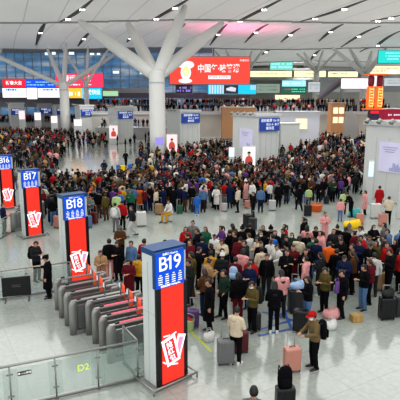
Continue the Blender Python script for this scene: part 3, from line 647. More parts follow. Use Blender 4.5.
# ------------------------------------------------------------------ luggage
def suitcase_mesh(w, d, h, key):
    bm = bmesh.new(); bbox(bm, (0, 0, h / 2 + .05), (w, d, h), min(.05, d * .24), seg=3)
    for k in range(5): bbox(bm, ((-.38 + .19 * k) * w, 0, h / 2 + .05), (.022, d + .012, h * .84), .004)
    return bm
SC = {}
def suitcase(p, rz, col, label, s=1.0, group='suitcases standing in the hall', handle=True):
    """rolling suitcase: shell, zip band, top handle, pull handle, four wheels"""
    key = (round(s, 2), handle)
    m_ = mat('suitcase_%s' % col, COL[col], .35, noise_amt=.05)
    w, d, h = .42 * s, .26 * s, .60 * s
    if key not in SC:
        body = obj('rolling_suitcase', suitcase_mesh(w, d, h, key), [None], smooth=False)
        bm = bmesh.new(); bx(bm, (0, 0, h / 2 + .05), (w + .008, .016, h * .98)); bb = obj('zip_band', bm, DSTEEL, body)
        bm = bmesh.new(); tube(bm, [(-.08, 0, h + .05), (-.07, 0, h + .075), (.07, 0, h + .075), (.08, 0, h + .05)], .011); obj('carry_handle', bm, BLACK, body)
        if handle:
            bm = bmesh.new()
            for x in (-.1 * s, .1 * s): tube(bm, [(x, d * .38, h * .9), (x, d * .38, h + .42)], .009)
            tube(bm, [(-.12 * s, d * .38, h + .42), (.12 * s, d * .38, h + .42)], .016); obj('pull_handle', bm, STEEL, body)
        for x in (-1, 1):
            for y in (-1, 1):
                bm = bmesh.new(); tube(bm, [(x * w * .4 - .012, y * d * .35, .027), (x * w * .4 + .012, y * d * .35, .027)], .027, 12); bx(bm, (x * w * .4, y * d * .35, .05), (.03, .03, .03)); obj('wheel', bm, BLACK, body)
        body.data.materials[0] = None
        SC[key] = body; o = body
    else: o = copy_tree(SC[key])
    o.location = (p[0], p[1], 0); o.rotation_euler = (0, 0, rz)
    o.material_slots[0].link = 'OBJECT'; o.material_slots[0].material = m_
    tag(o, label, 'suitcase', group); return o
def backpack(p, rz, col, label, s=1.0):
    m_ = mat('fabric_%s' % col, COL[col], .75, noise_amt=.15, nscale=20)
    bm = bmesh.new(); loft(bm, [((0, 0, -.24), .10, .05), ((0, 0, -.21), .155, .09), ((0, -.01, -.05), .165, .10), ((0, 0, .12), .15, .09), ((0, .01, .2), .11, .07), ((0, .01, .235), .05, .03)], n=18)
    for v in bm.verts: v.co *= s
    o = obj('backpack', bm, m_, None, p, rz, smooth=True)
    bm = bmesh.new(); loft(bm, [((0, .09 * s, -.2 * s), .10 * s, .02), ((0, .10 * s, -.18 * s), .125 * s, .045), ((0, .10 * s, -.02 * s), .12 * s, .04), ((0, .09 * s, .0), .09 * s, .02)], n=14); obj('front_pocket', bm, m_, o, smooth=True)
    for x in (-.1, .1):
        bm = bmesh.new(); tube(bm, [(x * s, -.06 * s, .18 * s), (x * s, -.12 * s, .2 * s), (x * 1.1 * s, -.13 * s, .0), (x * s, -.08 * s, -.19 * s)], .014); obj('strap', bm, BLACK, o)
    bm = bmesh.new(); tube(bm, [(-.03, .0, .22 * s), (-.02, 0, .26 * s), (.02, 0, .26 * s), (.03, 0, .22 * s)], .008); obj('top_loop', bm, BLACK, o)
    tag(o, label, 'backpack'); return o
def bag(p, rz, col, label, w=.36, d=.2, h=.3, name='tote_bag', cat='bag'):
    m_ = mat('bag_%s' % col, COL[col], .55, noise_amt=.15, nscale=15)
    bm = bmesh.new(); loft(bm, [((0, 0, 0), w * .42, d * .38), ((0, 0, .02), w * .5, d * .48), ((0, 0, h * .5), w * .54, d * .52), ((.01, 0, h * .9), w * .48, d * .36), ((0, 0, h), w * .42, d * .2)], n=18)
    for v in bm.verts: v.co += Vector((noise.noise(v.co * 9), noise.noise(v.co * 9 + Vector((5, 0, 0))), 0)) * .02
    o = obj(name, bm, m_, None, p, rz, smooth=True)
    for y in (-d * .2, d * .2):
        bm = bmesh.new(); tube(bm, [(-w * .22, y, h * .9), (-w * .16, y, h + .12), (w * .16, y, h + .12), (w * .22, y, h * .9)], .009); obj('handle', bm, m_, o)
    tag(o, label, cat); return o
COL = dict(black=(.006, .006, .008), charcoal=(.024, .026, .03), grey=(.16, .165, .17), silver=(.5, .5, .5), white=(.66, .65, .63), cream=(.62, .53, .40), pink=(.72, .34, .34), salmon=(.55, .25, .20), red=(.42, .015, .018),
    maroon=(.12, .012, .02), brown=(.10, .045, .022), tan=(.38, .24, .13), olive=(.11, .085, .03), green=(.02, .13, .07), darkgreen=(.02, .045, .03), navy=(.012, .02, .06), blue=(.03, .15, .5), denim=(.10, .18, .32), skyblue=(.35, .5, .72), teal=(.02, .42, .42),
    purple=(.13, .05, .22), yellow=(.9, .58, .0), mustard=(.55, .30, .03), orange=(.75, .14, .02), lilac=(.4, .3, .55), khaki=(.17, .12, .06), palegreen=(.45, .58, .28))
# ------------------------------------------------------------------ people
SKIN = mat('skin', (.50, .28, .19), .55, noise_amt=.05, nscale=30); LIP = mat('lips', (.42, .12, .10), .5); EYE = mat('eye_dark', (.02, .015, .012), .25); EYEW = mat('eye_white', (.75, .72, .7), .3)
SHOEB = mat('shoe_black', (.012, .012, .013), .45); SHOEW = mat('shoe_white', (.72, .72, .70), .5); SOLE = mat('shoe_sole', (.55, .54, .52), .6)
HAIRM = {'black': mat('hair_black', (.008, .007, .007), .45, noise_amt=.3, nscale=60), 'brown': mat('hair_brown', (.045, .02, .011), .45, noise_amt=.3, nscale=60), 'grey': mat('hair_grey', (.3, .29, .28), .5, noise_amt=.2, nscale=60)}
ZIP = mat('zip_dark', (.03, .03, .03), .4, metal=.3); MASKM = mat('face_mask_white', (.82, .86, .88), .7)
def cloth(col, kind='fabric'):
    return mat('%s_%s' % (kind, col), COL[col], .85, noise_amt=.18, nscale=12, spec=.12)
V3 = Vector
def pose(**k):
    d = dict(eL=(.245, .03, 1.12), wL=(.25, -.05, .88), eR=(-.245, .03, 1.12), wR=(-.25, -.05, .88), kL=(.10, -.02, .49), aL=(.11, .03, .09), kR=(-.10, -.02, .49), aR=(-.11, .03, .09),
             hip=(0, 0, .93), chest=(0, .01, 1.27), sh=(0, .02, 1.41), head=(0, -.02, 1.575), pitch=0, yaw=0, toeL=5, toeR=-5, curl=.5)
    d.update(k); return d
POSES = {
 'stand': pose(),
 'phone': pose(eL=(.235, -.02, 1.12), wL=(.09, -.27, 1.19), eR=(-.235, -.02, 1.12), wR=(-.09, -.27, 1.17), pitch=24, head=(0, -.045, 1.565), curl=1),
 'onehand': pose(eR=(-.235, .0, 1.12), wR=(-.12, -.27, 1.24), pitch=16, head=(0, -.035, 1.57), curl=.9, kL=(.10, -.05, .49)),
 'luggage': pose(eR=(-.27, .06, 1.13), wR=(-.31, .14, .90), eL=(.24, .0, 1.12), wL=(.2, -.2, .98), curl=.9, yaw=12),
 'pockets': pose(eL=(.29, .07, 1.15), wL=(.19, -.10, .97), eR=(-.29, .07, 1.15), wR=(-.19, -.10, .97), yaw=-14, aR=(-.13, -.06, .09)),
 'crossed': pose(eL=(.26, -.02, 1.14), wL=(-.05, -.22, 1.17), eR=(-.26, -.02, 1.14), wR=(.05, -.24, 1.22), yaw=10, curl=.8),
 'walk': pose(kL=(.10, -.20, .52), aL=(.10, -.26, .10), kR=(-.10, -.02, .48), aR=(-.10, .28, .13), eL=(.25, .12, 1.14), wL=(.24, .10, .90), eR=(-.25, -.05, 1.14), wR=(-.22, -.24, .98)),
 'reach': pose(eR=(-.25, -.12, 1.15), wR=(-.15, -.36, 1.06), eL=(.24, -.10, 1.13), wL=(.06, -.34, 1.05), chest=(0, -.03, 1.26), sh=(0, -.04, 1.40), head=(0, -.10, 1.56), pitch=12, curl=1),
 'stoop': pose(chest=(0, -.12, 1.22), sh=(0, -.20, 1.34), head=(0, -.30, 1.46), pitch=45, eL=(.22, -.2, 1.06), wL=(.08, -.42, 1.0), eR=(-.22, -.2, 1.06), wR=(-.08, -.42, .98), curl=1),
 'sit': pose(hip=(0, .10, .56), chest=(0, .04, .92), sh=(0, .02, 1.05), head=(0, -.05, 1.215), pitch=14, kL=(.14, -.36, .52), aL=(.14, -.34, .09), kR=(-.14, -.38, .52), aR=(-.16, -.46, .09), eL=(.24, -.06, .80), wL=(.12, -.28, .68), eR=(-.24, -.06, .80), wR=(-.1, -.28, .68), curl=.8),
}
def headM(P): return Matrix.Translation(V3(P['head'])) @ Euler((R(P['pitch']), 0, R(P['yaw']))).to_matrix().to_4x4()
def add_limb(bm, pts, mi=0, n=12): loft(bm, pts, n=n, mi=mi)
def lerp3(a, b, t): return V3(a).lerp(V3(b), t)
def body_bm(P, fingers=True):
    bm = bmesh.new()
    hip, ch, sh, hd = V3(P['hip']), V3(P['chest']), V3(P['sh']), V3(P['head'])
    loft(bm, [(hip + V3((0, 0, -.10)), .10, .09), (hip, .155, .105), (hip.lerp(ch, .45), .125, .095), (ch, .155, .11), (sh + V3((0, 0, -.02)), .15, .085), (sh + V3((0, 0, .04)), .07, .06)], n=16)
    loft(bm, [(sh + V3((0, .01, -.02)), .062, .06), (sh.lerp(hd, .45) + V3((0, .012, 0)), .052, .054), (hd + V3((0, .02, -.03)), .052, .056)], n=12)
    M = headM(P)
    hb = bmesh.new()
    # skull, jaw, nose, ears
    loft(hb, [((0, -.045, -.118), .022, .020), ((0, -.040, -.108), .036, .034), ((0, -.03, -.088), .050, .052), ((0, -.018, -.05), .062, .074), ((0, -.008, 0), .071, .086), ((0, -.002, .04), .074, .092), ((0, .004, .08), .064, .080), ((0, .006, .105), .044, .056), ((0, .006, .118), .018, .022)], n=20)
    loft(hb, [((0, -.090, -.034), .016, .012), ((0, -.100, -.026), .014, .012), ((0, -.093, -.005), .008, .010), ((0, -.084, .02), .006, .008)], n=8)
    loft(hb, [((-.022, -.083, -.062), .004, .006), ((0, -.088, -.062), .009, .008), ((.022, -.083, -.062), .004, .006)], n=8)
    for s in (-1, 1):
        loft(hb, [((s * .071, .008, -.035), .006, .012), ((s * .079, .010, -.005), .007, .017), ((s * .078, .012, .02), .006, .014)], n=8)
        loft(hb, [((s * .018, -.086, .024), .006, .004), ((s * .045, -.080, .026), .006, .004)], n=6)
    bmesh.ops.transform(hb, matrix=M, verts=hb.verts)
    me = bpy.data.meshes.new('t'); hb.to_mesh(me); hb.free(); bm.from_mesh(me); bpy.data.meshes.remove(me)
    for s, e, w in ((1, P['eL'], P['wL']), (-1, P['eR'], P['wR'])):
        S = sh + V3((s * .165, 0, -.03)); e, w = V3(e), V3(w)
        loft(bm, [(sh + V3((s * .08, 0, -.02)), .05, .05), (S, .052, .055), (S.lerp(e, .4), .046, .048), (e, .038, .040), (e.lerp(w, .3), .038, .038), (e.lerp(w, .8), .028, .027), (w, .025, .024)], n=12)
        d = (w - e).normalized(); up = V3((0, 0, 1)) if abs(d.z) < .7 else V3((0, -1, 0))
        sd = d.cross(up).normalized()            # across the palm
        nr = sd.cross(d).normalized()            # palm normal
        if abs(d.z) >= .7: sd, nr = V3((0, -1, 0)) - d * (-d.y), V3((-s, 0, 0)); sd.normalize()
        loft(bm, [(w - d * .01, .026, .02), (w + d * .03, .036, .016), (w + d * .075, .044, .015), (w + d * .09, .042, .012)], side=sd, n=12)
        if fingers:
            cl = P['curl']
            for k, (o_, L) in enumerate(((-.034, .058), (-.0115, .072), (.0115, .067), (.034, .052))):
                b0 = w + d * .085 + sd * o_; a1 = cl * .7; dd = (d * math.cos(a1) - nr * math.sin(a1) + sd * (o_ * 2.2)).normalized()
                b1 = b0 + dd * L * .5; a2 = cl * 1.5; d2 = (d * math.cos(a2) - nr * math.sin(a2) + sd * (o_ * 1.5)).normalized(); b2 = b1 + d2 * L * .5
                loft(bm, [(b0, .0085, .0085), (b1, .008, .008), (b2, .0062, .0062)], n=8)
            # thumb on the forward (body side) edge of the palm
            ts = -1 if sd.dot(V3((0, -1, 0)) if abs(d.z) >= .7 else V3((-s, 0, 0))) < 0 else 1
            t0 = w + d * .025 + sd * (.03 * ts); td = (d * .7 + sd * .7 * ts - nr * .25 * cl).normalized()
            t1 = t0 + td * .035; t2 = t1 + (d * .85 + sd * .25 * ts - nr * .3 * cl).normalized() * .03
            loft(bm, [(t0, .011, .011), (t1, .0095, .0095), (t2, .007, .007)], n=8)
    for s, k, a in ((1, P['kL'], P['aL']), (-1, P['kR'], P['aR'])):
        h0 = hip + V3((s * .085, 0, -.03)); k, a = V3(k), V3(a)
        loft(bm, [(h0, .08, .085), (h0.lerp(k, .3), .076, .08), (k, .052, .055), (k.lerp(a, .3), .052, .056), (k.lerp(a, .8), .036, .038), (a, .035, .04)], n=12)
        t = R(P['toeL'] if s > 0 else P['toeR']); f = V3((math.sin(t), -math.cos(t), 0))
        b_ = V3((a.x, a.y, a.z - .05))
        loft(bm, [(b_ - f * .05, .028, .03), (b_, .036, .038), (b_ + f * .08, .04, .028), (b_ + f * .15, .036, .018), (b_ + f * .175, .02, .012)], side=f.cross(V3((0, 0, 1))), n=12)
    return bm
def legs_bm(P, fl=0.0):
    bm = bmesh.new(); hip = V3(P['hip']); ch = V3(P['chest'])
    loft(bm, [(hip + V3((0, 0, -.12)), .13, .11), (hip, .182, .13), (hip.lerp(ch, .3), .155, .12)], n=16)
    for s, k, a in ((1, P['kL'], P['aL']), (-1, P['kR'], P['aR'])):
        h0 = hip + V3((s * .09, 0, -.03)); k, a = V3(k), V3(a)
        loft(bm, [(h0, .092, .105), (h0.lerp(k, .35), .09, .098), (h0.lerp(k, .75), .076, .082), (k, .070, .075), (k.lerp(a, .35), .068 + fl, .072 + fl), (k.lerp(a, .8), .058 + fl, .062 + fl), (a + V3((0, 0, -.03)), .056 + fl, .064 + fl)], n=14)
    return bm
def jacket_bm(P, kind):
    bm = bmesh.new(); hip, ch, sh, hd = V3(P['hip']), V3(P['chest']), V3(P['sh']), V3(P['head'])
    g = .025 if kind == 'puffer' else (.008 if kind in ('coat', 'long') else 0)
    rings = [(hip + V3((0, 0, -.06)), .185 + g, .14 + g), (hip + V3((0, 0, .02)), .19 + g, .145 + g), (hip.lerp(ch, .4), .172 + g, .135 + g), (ch, .19 + g, .145 + g), (sh + V3((0, 0, -.05)), .195 + g, .12 + g * .6), (sh + V3((0, 0, .01)), .14, .09), (sh + V3((0, 0, .05)), .08, .075)]
    if kind == 'long':
        kn = (V3(P['kL']) + V3(P['kR'])) / 2; sit = abs(hip.z - kn.z) < .2
        if not sit: rings = [(V3((kn.x, kn.y * .6, kn.z - .08)), .205, .175 + abs(P['aL'][1] - P['aR'][1]) * .2), (hip.lerp(kn, .5), .20, .16)] + rings[1:]
    loft(bm, rings, n=20)
    # collar or hood
    loft(bm, [(sh + V3((0, 0, .0)), .095, .09), (sh.lerp(hd, .22) + V3((0, .01, .0)), .082, .082), (sh.lerp(hd, .36) + V3((0, .015, 0)), .078, .078)], n=14)
    if kind in ('puffer', 'hood'):
        loft(bm, [(sh + V3((0, .09, -.10)), .05, .03), (sh + V3((0, .11, -.04)), .10, .055), (sh + V3((0, .10, .02)), .10, .06), (sh + V3((0, .07, .07)), .07, .04)], n=14)
    for s, e, w in ((1, P['eL'], P['wL']), (-1, P['eR'], P['wR'])):
        S = sh + V3((s * .165, 0, -.035)); e, w = V3(e), V3(w); q = g * .6
        loft(bm, [(sh + V3((s * .09, 0, -.02)), .07, .07), (S, .074 + q, .078 + q), (S.lerp(e, .45), .066 + q, .068 + q), (e, .058 + q, .060 + q), (e.lerp(w, .4), .054 + q, .054 + q), (e.lerp(w, .97), .043 + q * .6, .043 + q * .6)], n=14)
    return bm
def solid(bm, vox, ratio, fold=0.0, ribs=0.0, freq=9.0):
    """weld overlapping tapering tubes into one continuous skin"""
    me = bpy.data.meshes.new('tmp'); bm.to_mesh(me); bm.free(); o = bpy.data.objects.new('tmp', me); C.objects.link(o)
    m = o.modifiers.new('r', 'REMESH'); m.mode = 'VOXEL'; m.voxel_size = vox; m.use_smooth_shade = True
    s = o.modifiers.new('s', 'SMOOTH'); s.factor = .5; s.iterations = 2 if vox < .01 else 1
    if ratio > 0:
        d = o.modifiers.new('d', 'DECIMATE'); d.ratio = 1.0; d.use_collapse_triangulate = False
        bpy.context.view_layer.update()
        d.show_viewport = False; bpy.context.view_layer.update()
        nf = len(o.evaluated_get(bpy.context.evaluated_depsgraph_get()).data.polygons)
        d.show_viewport = True; d.ratio = min(1.0, ratio / max(nf * 2, 1))
    bpy.context.view_layer.update()
    r = bpy.data.meshes.new_from_object(o.evaluated_get(bpy.context.evaluated_depsgraph_get()))
    bpy.data.objects.remove(o); bpy.data.meshes.remove(me)
    if fold:
        ns = [v.normal.copy() for v in r.vertices]
        for v, n in zip(r.vertices, ns):
            c = v.co; a = noise.noise(V3((c.x * freq, c.y * freq, c.z * freq * 1.8)))
            k = fold * a
            if ribs: k += ribs * (abs(math.sin(c.z * 42)) - .5)
            v.co = c + n * k
    for p in r.polygons: p.use_smooth = True
    return r
CACHE = {}
def get_body(pn, lod):
    k = ('body', pn, lod)
    if k in CACHE: return CACHE[k]
    P = POSES[pn]; me = solid(body_bm(P, True), .0065 if lod == 0 else .014, 14000 if lod == 0 else 1100); me.name = 'person_body'
    for m in (SKIN, SHOEB, EYE, LIP, EYEW): me.materials.append(m)
    Mi = headM(P).inverted()
    hips = V3(P['hip'])
    for p in me.polygons:
        c = p.center
        if c.z < .13: p.material_index = 1; continue
        h = Mi @ c
        if h.y < -.05 and abs(h.x) < .07:
            for s in (-1, 1):
                if abs(h.x - s * .031) < .016 and abs(h.z - .004) < .0065: p.material_index = 2 if abs(h.x - s * .031) < .008 else (4 if lod == 0 else 2)
            if abs(h.x) < .024 and abs(h.z + .062) < .008: p.material_index = 3
            if any(abs(h.x - s * .032) < .018 and abs(h.z - .026) < .0035 for s in (-1, 1)): p.material_index = 2
    CACHE[k] = me; return me
def get_jacket(pn, kind, lod):
    k = ('jacket', pn, kind, lod)
    if k in CACHE: return CACHE[k]
    me = solid(jacket_bm(POSES[pn], kind), .011 if lod == 0 else .02, 7000 if lod == 0 else 1000, fold=.014, ribs=.010 if kind == 'puffer' else 0)
    me.name = 'jacket_mesh'; me.materials.append(None); me.materials.append(ZIP)
    P = POSES[pn]
    if lod == 0:
        for p in me.polygons:
            if abs(p.center.x) < .009 and p.normal.y < -.3 and p.center.z < P['sh'][2] + .08: p.material_index = 1
    CACHE[k] = me; return me
def get_legs(pn, wide, lod):
    k = ('legs', pn, wide, lod)
    if k in CACHE: return CACHE[k]
    me = solid(legs_bm(POSES[pn], .018 if wide else 0), .011 if lod == 0 else .02, 5000 if lod == 0 else 700, fold=.010); me.name = 'trousers_mesh'; me.materials.append(None)
    CACHE[k] = me; return me
def get_shoe(pn, side):
    k = ('shoe', pn, side)
    if k in CACHE: return CACHE[k]
    P = POSES[pn]; a = V3(P['aL'] if side > 0 else P['aR']); t = R(P['toeL'] if side > 0 else P['toeR']); f = V3((math.sin(t), -math.cos(t), 0)); sd = f.cross(V3((0, 0, 1)))
    bm = bmesh.new(); g = a.z - .09
    z = lambda h: V3((a.x, a.y, g + h))
    loft(bm, [(z(.06) - f * .075, .030, .040), (z(.062) - f * .05, .042, .052), (z(.066) + f * .02, .046, .058), (z(.052) + f * .09, .050, .042), (z(.044) + f * .15, .048, .034), (z(.036) + f * .19, .034, .024), (z(.03) + f * .205, .012, .012)], side=sd, n=16)
    loft(bm, [(z(.075) - f * .01, .05, .055), (z(.13) - f * .01, .047, .052)], side=(1, 0, 0), n=14)
    nb = len(bm.faces)
    loft(bm, [(z(.012) - f * .082, .03, .013), (z(.013) - f * .04, .045, .015), (z(.013) + f * .09, .054, .015), (z(.013) + f * .17, .046, .014), (z(.013) + f * .212, .02, .012)], side=sd, n=12, mi=1)
    me = bpy.data.meshes.new('shoe_mesh'); bm.to_mesh(me); bm.free(); me.materials.append(None); me.materials.append(SOLE); CACHE[k] = me; return me
def get_hair(style, lod=0):
    k = ('hair', style)
    if k in CACHE: return CACHE[k]
    bm = bmesh.new(); bmesh.ops.create_uvsphere(bm, u_segments=28, v_segments=18, radius=1)
    for v in bm.verts:
        c = v.co.copy(); x, y, z = c.x * .092, c.y * .112 + .008, c.z * .115 + .022
        # hairline: open the face
        face = (c.y < -.15 and c.z < .52) or (c.z < -.25 and c.y < .1) or (c.z < -.62)
        if style in ('long', 'bob', 'tail') and c.y > -.25 and c.z > -.75 and abs(c.x) > .3: face = face and c.y < -.42
        if face: x, y, z = x * .68, y * .66 + .006, z * .75
        n_ = noise.noise(V3((c.x * 6, c.y * 6, c.z * 2))) * .006
        v.co = (x + c.x * n_, y + c.y * n_, z + c.z * n_)
    for f in bm.faces: f.smooth = True
    if style == 'short': loft(bm, [((0, -.04, .085), .055, .045), ((.01, -.075, .088), .05, .02), ((.015, -.095, .07), .035, .01)], side=(1, 0, 0), n=12)
    if style == 'fringe': loft(bm, [((0, -.08, .095), .062, .02), ((0, -.1, .06), .066, .012), ((0, -.1, .036), .06, .007)], side=(1, 0, 0), n=14)
    if style == 'long': loft(bm, [((0, .05, .05), .085, .06), ((0, .065, -.05), .092, .052), ((0, .085, -.16), .095, .04), ((0, .10, -.26), .085, .032), ((0, .105, -.34), .05, .018)], side=(1, 0, 0), n=18)
    if style == 'bob':
        loft(bm, [((0, .04, .05), .090, .07), ((0, .045, -.05), .098, .066), ((0, .045, -.11), .094, .058), ((0, .04, -.145), .07, .04)], side=(1, 0, 0), n=18)
    if style == 'tail': loft(bm, [((0, .10, .06), .022, .02), ((0, .145, .05), .032, .03), ((0, .165, -.03), .036, .03), ((0, .155, -.13), .026, .022), ((0, .145, -.2), .008, .008)], side=(1, 0, 0), n=12)
    if style == 'bun': loft(bm, [((0, .09, .09), .03, .03), ((0, .115, .115), .048, .045), ((0, .125, .14), .03, .03)], side=(1, 0, 0), n=12)
    me = bpy.data.meshes.new('hair_mesh'); bm.to_mesh(me); bm.free(); me.materials.append(None); CACHE[k] = me
    for p in me.polygons: p.use_smooth = True
    return me
def get_cap(kind):
    k = ('cap', kind)
    if k in CACHE: return CACHE[k]
    bm = bmesh.new()
    loft(bm, [((0, .005, .035), .100, .120), ((0, .005, .055), .101, .121), ((0, .005, .10), .092, .108), ((0, .005, .135), .066, .078), ((0, .005, .15), .02, .024)], n=24)
    if kind == 'cap': loft(bm, [((0, -.085, .045), .085, .010), ((0, -.15, .035), .075, .008), ((0, -.185, .026), .045, .006)], side=(1, 0, 0), n=16)
    if kind == 'beanie':
        loft(bm, [((0, .005, .02), .104, .124), ((0, .005, .06), .105, .125)], n=24); loft(bm, [((0, 0, .14), .02, .02), ((0, 0, .165), .045, .045), ((0, 0, .19), .045, .045), ((0, 0, .215), .015, .015)], n=12)
    me = bpy.data.meshes.new('cap_mesh'); bm.to_mesh(me); bm.free(); me.materials.append(None); CACHE[k] = me
    for p in me.polygons: p.use_smooth = True
    return me
def get_mask():
    if 'mask' in CACHE: return CACHE['mask']
    bm = bmesh.new(); loft(bm, [((0, -.055, -.10), .035, .030), ((0, -.048, -.082), .052, .047), ((0, -.042, -.05), .065, .070), ((0, -.04, -.022), .066, .066), ((0, -.045, -.012), .05, .05)], n=18)
    me = bpy.data.meshes.new('mask_mesh'); bm.to_mesh(me); bm.free(); me.materials.append(MASKM); CACHE['mask'] = me
    for p in me.polygons: p.use_smooth = True
    return me
def child(name, me, parent, m=None, M=None):
    o = bpy.data.objects.new(name, me); C.objects.link(o); o.parent = parent
    if M is not None: o.matrix_local = M
    if m is not None: o.material_slots[0].link = 'OBJECT'; o.material_slots[0].material = m
    return o
GARN = {'jacket': 'jacket', 'puffer': 'puffer jacket', 'long': 'long coat', 'hood': 'hooded jacket', 'coat': 'coat'}
def person(p, rz, pn='stand', top='black', kind='jacket', legs='black', hair='short', hcol='black', h=1.0, lod=0, label='', group=None, shoe='black', cap=None, mask=False, wide=False, shoes=True):
    P = POSES[pn]; o = bpy.data.objects.new('person', get_body(pn, lod)); C.objects.link(o)
    o.location = (p[0], p[1], p[2] if len(p) > 2 else 0); o.rotation_euler = (0, 0, rz); o.scale = (h,) * 3
    child({'long': 'coat', 'coat': 'coat'}.get(kind, 'jacket'), get_jacket(pn, kind, lod), o, cloth(top)); child('trousers', get_legs(pn, wide, lod), o, cloth(legs))
    M = headM(P)
    child('hair', get_hair(hair), o, HAIRM[hcol], M)
    if shoes:
        for s in (1, -1): child('shoe', get_shoe(pn, s), o, SHOEW if shoe == 'white' else SHOEB)
    if cap: child('cap' if cap[0] == 'cap' else 'knitted_hat', get_cap(cap[0]), o, cloth(cap[1]), M)
    if mask: child('face_mask', get_mask(), o, None, M)
    tag(o, label, 'person', group)
    return o
# ------------------------------------------------------------------ the people one can tell apart
def HP(px, py, h=1.0):
    p = G(px, py, 1.69 * h); p.z = 0; return p
PLACED = []
LABELS = set()
def put(px, py, face, pn, top, kind, legs, hair, label, hcol='black', h=1.0, lod=0, **k):
    hh = {'sit': .795, 'stoop': .95}.get(pn, 1.0)
    p = G(px, py, 1.69 * h * hh); p.z = 0
    # the head leads the feet a little in leaning poses
    LABELS.add(label)
    for _ in range(6):
        for (a_, b_) in PLACED:
            dd = V3((p.x - a_, p.y - b_, 0))
            if dd.length < .47: p += (dd.normalized() if dd.length > .01 else V3((1, 0, 0))) * (.48 - dd.length)
    PLACED.append((p.x, p.y)); return person(p, R(face), pn, top, kind, legs, hair, hcol, h, lod, label, **k)
GQ = 'people of the right queue'; GM = 'people in the open middle aisle'; GT = 'people behind the turnstiles'; GB = 'people at the front of the middle crowd'
def worn(px, py, h, face, col, label, s=1.0, lean=0.0, pz=1.19):
    # the bag hangs on the wearer's back: same heading, just behind the shoulders
    p = min((V3((a, b, 0)) for a, b in PLACED), key=lambda q: (q - HP(px, py, h)).length)
    f = R(face); return backpack(p + V3((-math.sin(f) * (.235 - lean), math.cos(f) * (.235 - lean), pz)), f, col, label, s)
# foreground, standing clear
o = put(316, 311.5, -75, 'reach', 'khaki', 'jacket', 'black', 'short', 'man in red cap and olive brown jacket holding a pink suitcase handle', cap=('cap', 'red'), mask=True, h=.98)
PC = HP(316, 312, .98)
worn(316, 311.5, .98, -75, 'black', 'black backpack on the back of the man in the red cap', 1.1, .02, 1.14)
suitcase(G(291.5, 371), R(15), 'salmon', 'salmon pink suitcase in front of the man in the red cap', 1.08)
suitcase(G(284.5, 413), R(8), 'black', 'black suitcase cut off by the bottom edge', 1.05, handle=True)
backpack(G(284, 413) + V3((0, .02, .92)), R(190), 'black', 'black backpack lying on top of the black suitcase at the bottom edge', 1.1)
put(254, 387.5, 170, 'stand', 'grey', 'hood', 'black', 'short', 'person in grey hooded jacket seen from behind, cut by the bottom edge', h=.98)
o = put(236.5, 307.5, 150, 'phone', 'cream', 'hood', 'black', 'short', 'person in cream jacket with bowed head behind a grey suitcase', h=.98, shoe='white')
suitcase(G(225.5, 363.5), R(5), 'grey', 'large grey suitcase left of the person in the cream jacket', 1.12)
suitcase(G(240.5, 352), R(12), 'maroon', 'dark red suitcase hidden behind the person in cream jacket', 1.0)
put(209.5, 279, -75, 'onehand', 'black', 'long', 'black', 'short', 'tall person in black long coat beside the green basket', h=1.04)
suitcase(G(193, 329) + V3((0, .15, 0)), R(0), 'purple', 'dark purple suitcase between green basket and person in long coat', .9)
put(189, 259, -60, 'phone', 'charcoal', 'jacket', 'charcoal', 'short', 'person in charcoal jacket just right of the B19 sign head', h=1.02)
put(205, 269, -150, 'phone', 'brown', 'jacket', 'navy', 'bob', 'person in brown jacket directly behind the tall black long coat', hcol='brown', h=.98)
put(224, 270, -60, 'pockets', 'darkgreen', 'hood', 'black', 'short', 'person in dark grey green hooded jacket with a white chest print', h=1.0)
put(211, 251, 175, 'stand', 'mustard', 'hood', 'black', 'short', 'person in mustard yellow hooded jacket near the B19 sign')
put(208.5, 259, 120, 'phone', 'tan', 'puffer', 'black', 'bun', 'person in tan puffer jacket with hair bun near the B19 sign', hcol='brown')
put(222, 253, 160, 'stand', 'charcoal', 'puffer', 'black', 'short', 'person wearing a white knitted hat and charcoal puffer jacket', cap=('beanie', 'white'))
put(198, 247, 100, 'phone', 'black', 'jacket', 'black', 'short', 'person in black jacket second from the B19 sign, back row')
put(238.5, 273, -160, 'stand', 'black', 'puffer', 'maroon', 'long', 'woman in black puffer jacket and dark red trousers')
put(235.5, 257, 160, 'stand', 'maroon', 'jacket', 'black', 'short', 'person in dark red jacket wearing the pale blue backpack')
worn(235.5, 257, 1, 160, 'skyblue', 'pale blue backpack worn in the right queue')
put(243, 249, 150, 'phone', 'pink', 'puffer', 'charcoal', 'bob', 'person in pale pink puffer jacket near front left of the right queue')
put(250, 262, -30, 'phone', 'navy', 'jacket', 'black', 'short', 'man in navy jacket with open face between two backpacks', h=1.02)
put(253, 281, -55, 'phone', 'olive', 'jacket', 'black', 'short', 'person in olive green jacket and white face mask holding a blue bag', mask=True, h=1.0)
worn(253, 281, 1, -55, 'charcoal', 'dark backpack on the person in the olive jacket', 1.1)
bag(G(250, 320) + V3((0, -.1, .48)), R(10), 'blue', 'bright blue shopping bag hanging before the olive jacket', .3, .16, .34)
suitcase(G(254.5, 330), R(5), 'charcoal', 'dark suitcase behind the bright blue bag', .9)
put(262, 247, 175, 'stand', 'cream', 'hood', 'black', 'short', 'person in cream hooded jacket behind the man in navy')
put(275, 282, 175, 'phone', 'black', 'puffer', 'black', 'long', 'woman with long black hair in black jacket and white shoes', shoe='white', h=.99)
put(267, 254, -20, 'stand', 'black', 'jacket', 'charcoal', 'short', 'person in black jacket left of the pink jacket')
put(282, 270, 190, 'phone', 'pink', 'puffer', 'charcoal', 'long', 'woman in bright pink puffer jacket in the right queue')
put(287, 249.5, 5, 'crossed', 'black', 'puffer', 'black', 'short', 'man in black puffer jacket facing the camera with folded arms', h=1.03)
put(306, 248.5, -20, 'crossed', 'black', 'jacket', 'black', 'short', 'man in black jacket facing the camera right of the folded arms man', h=1.03)
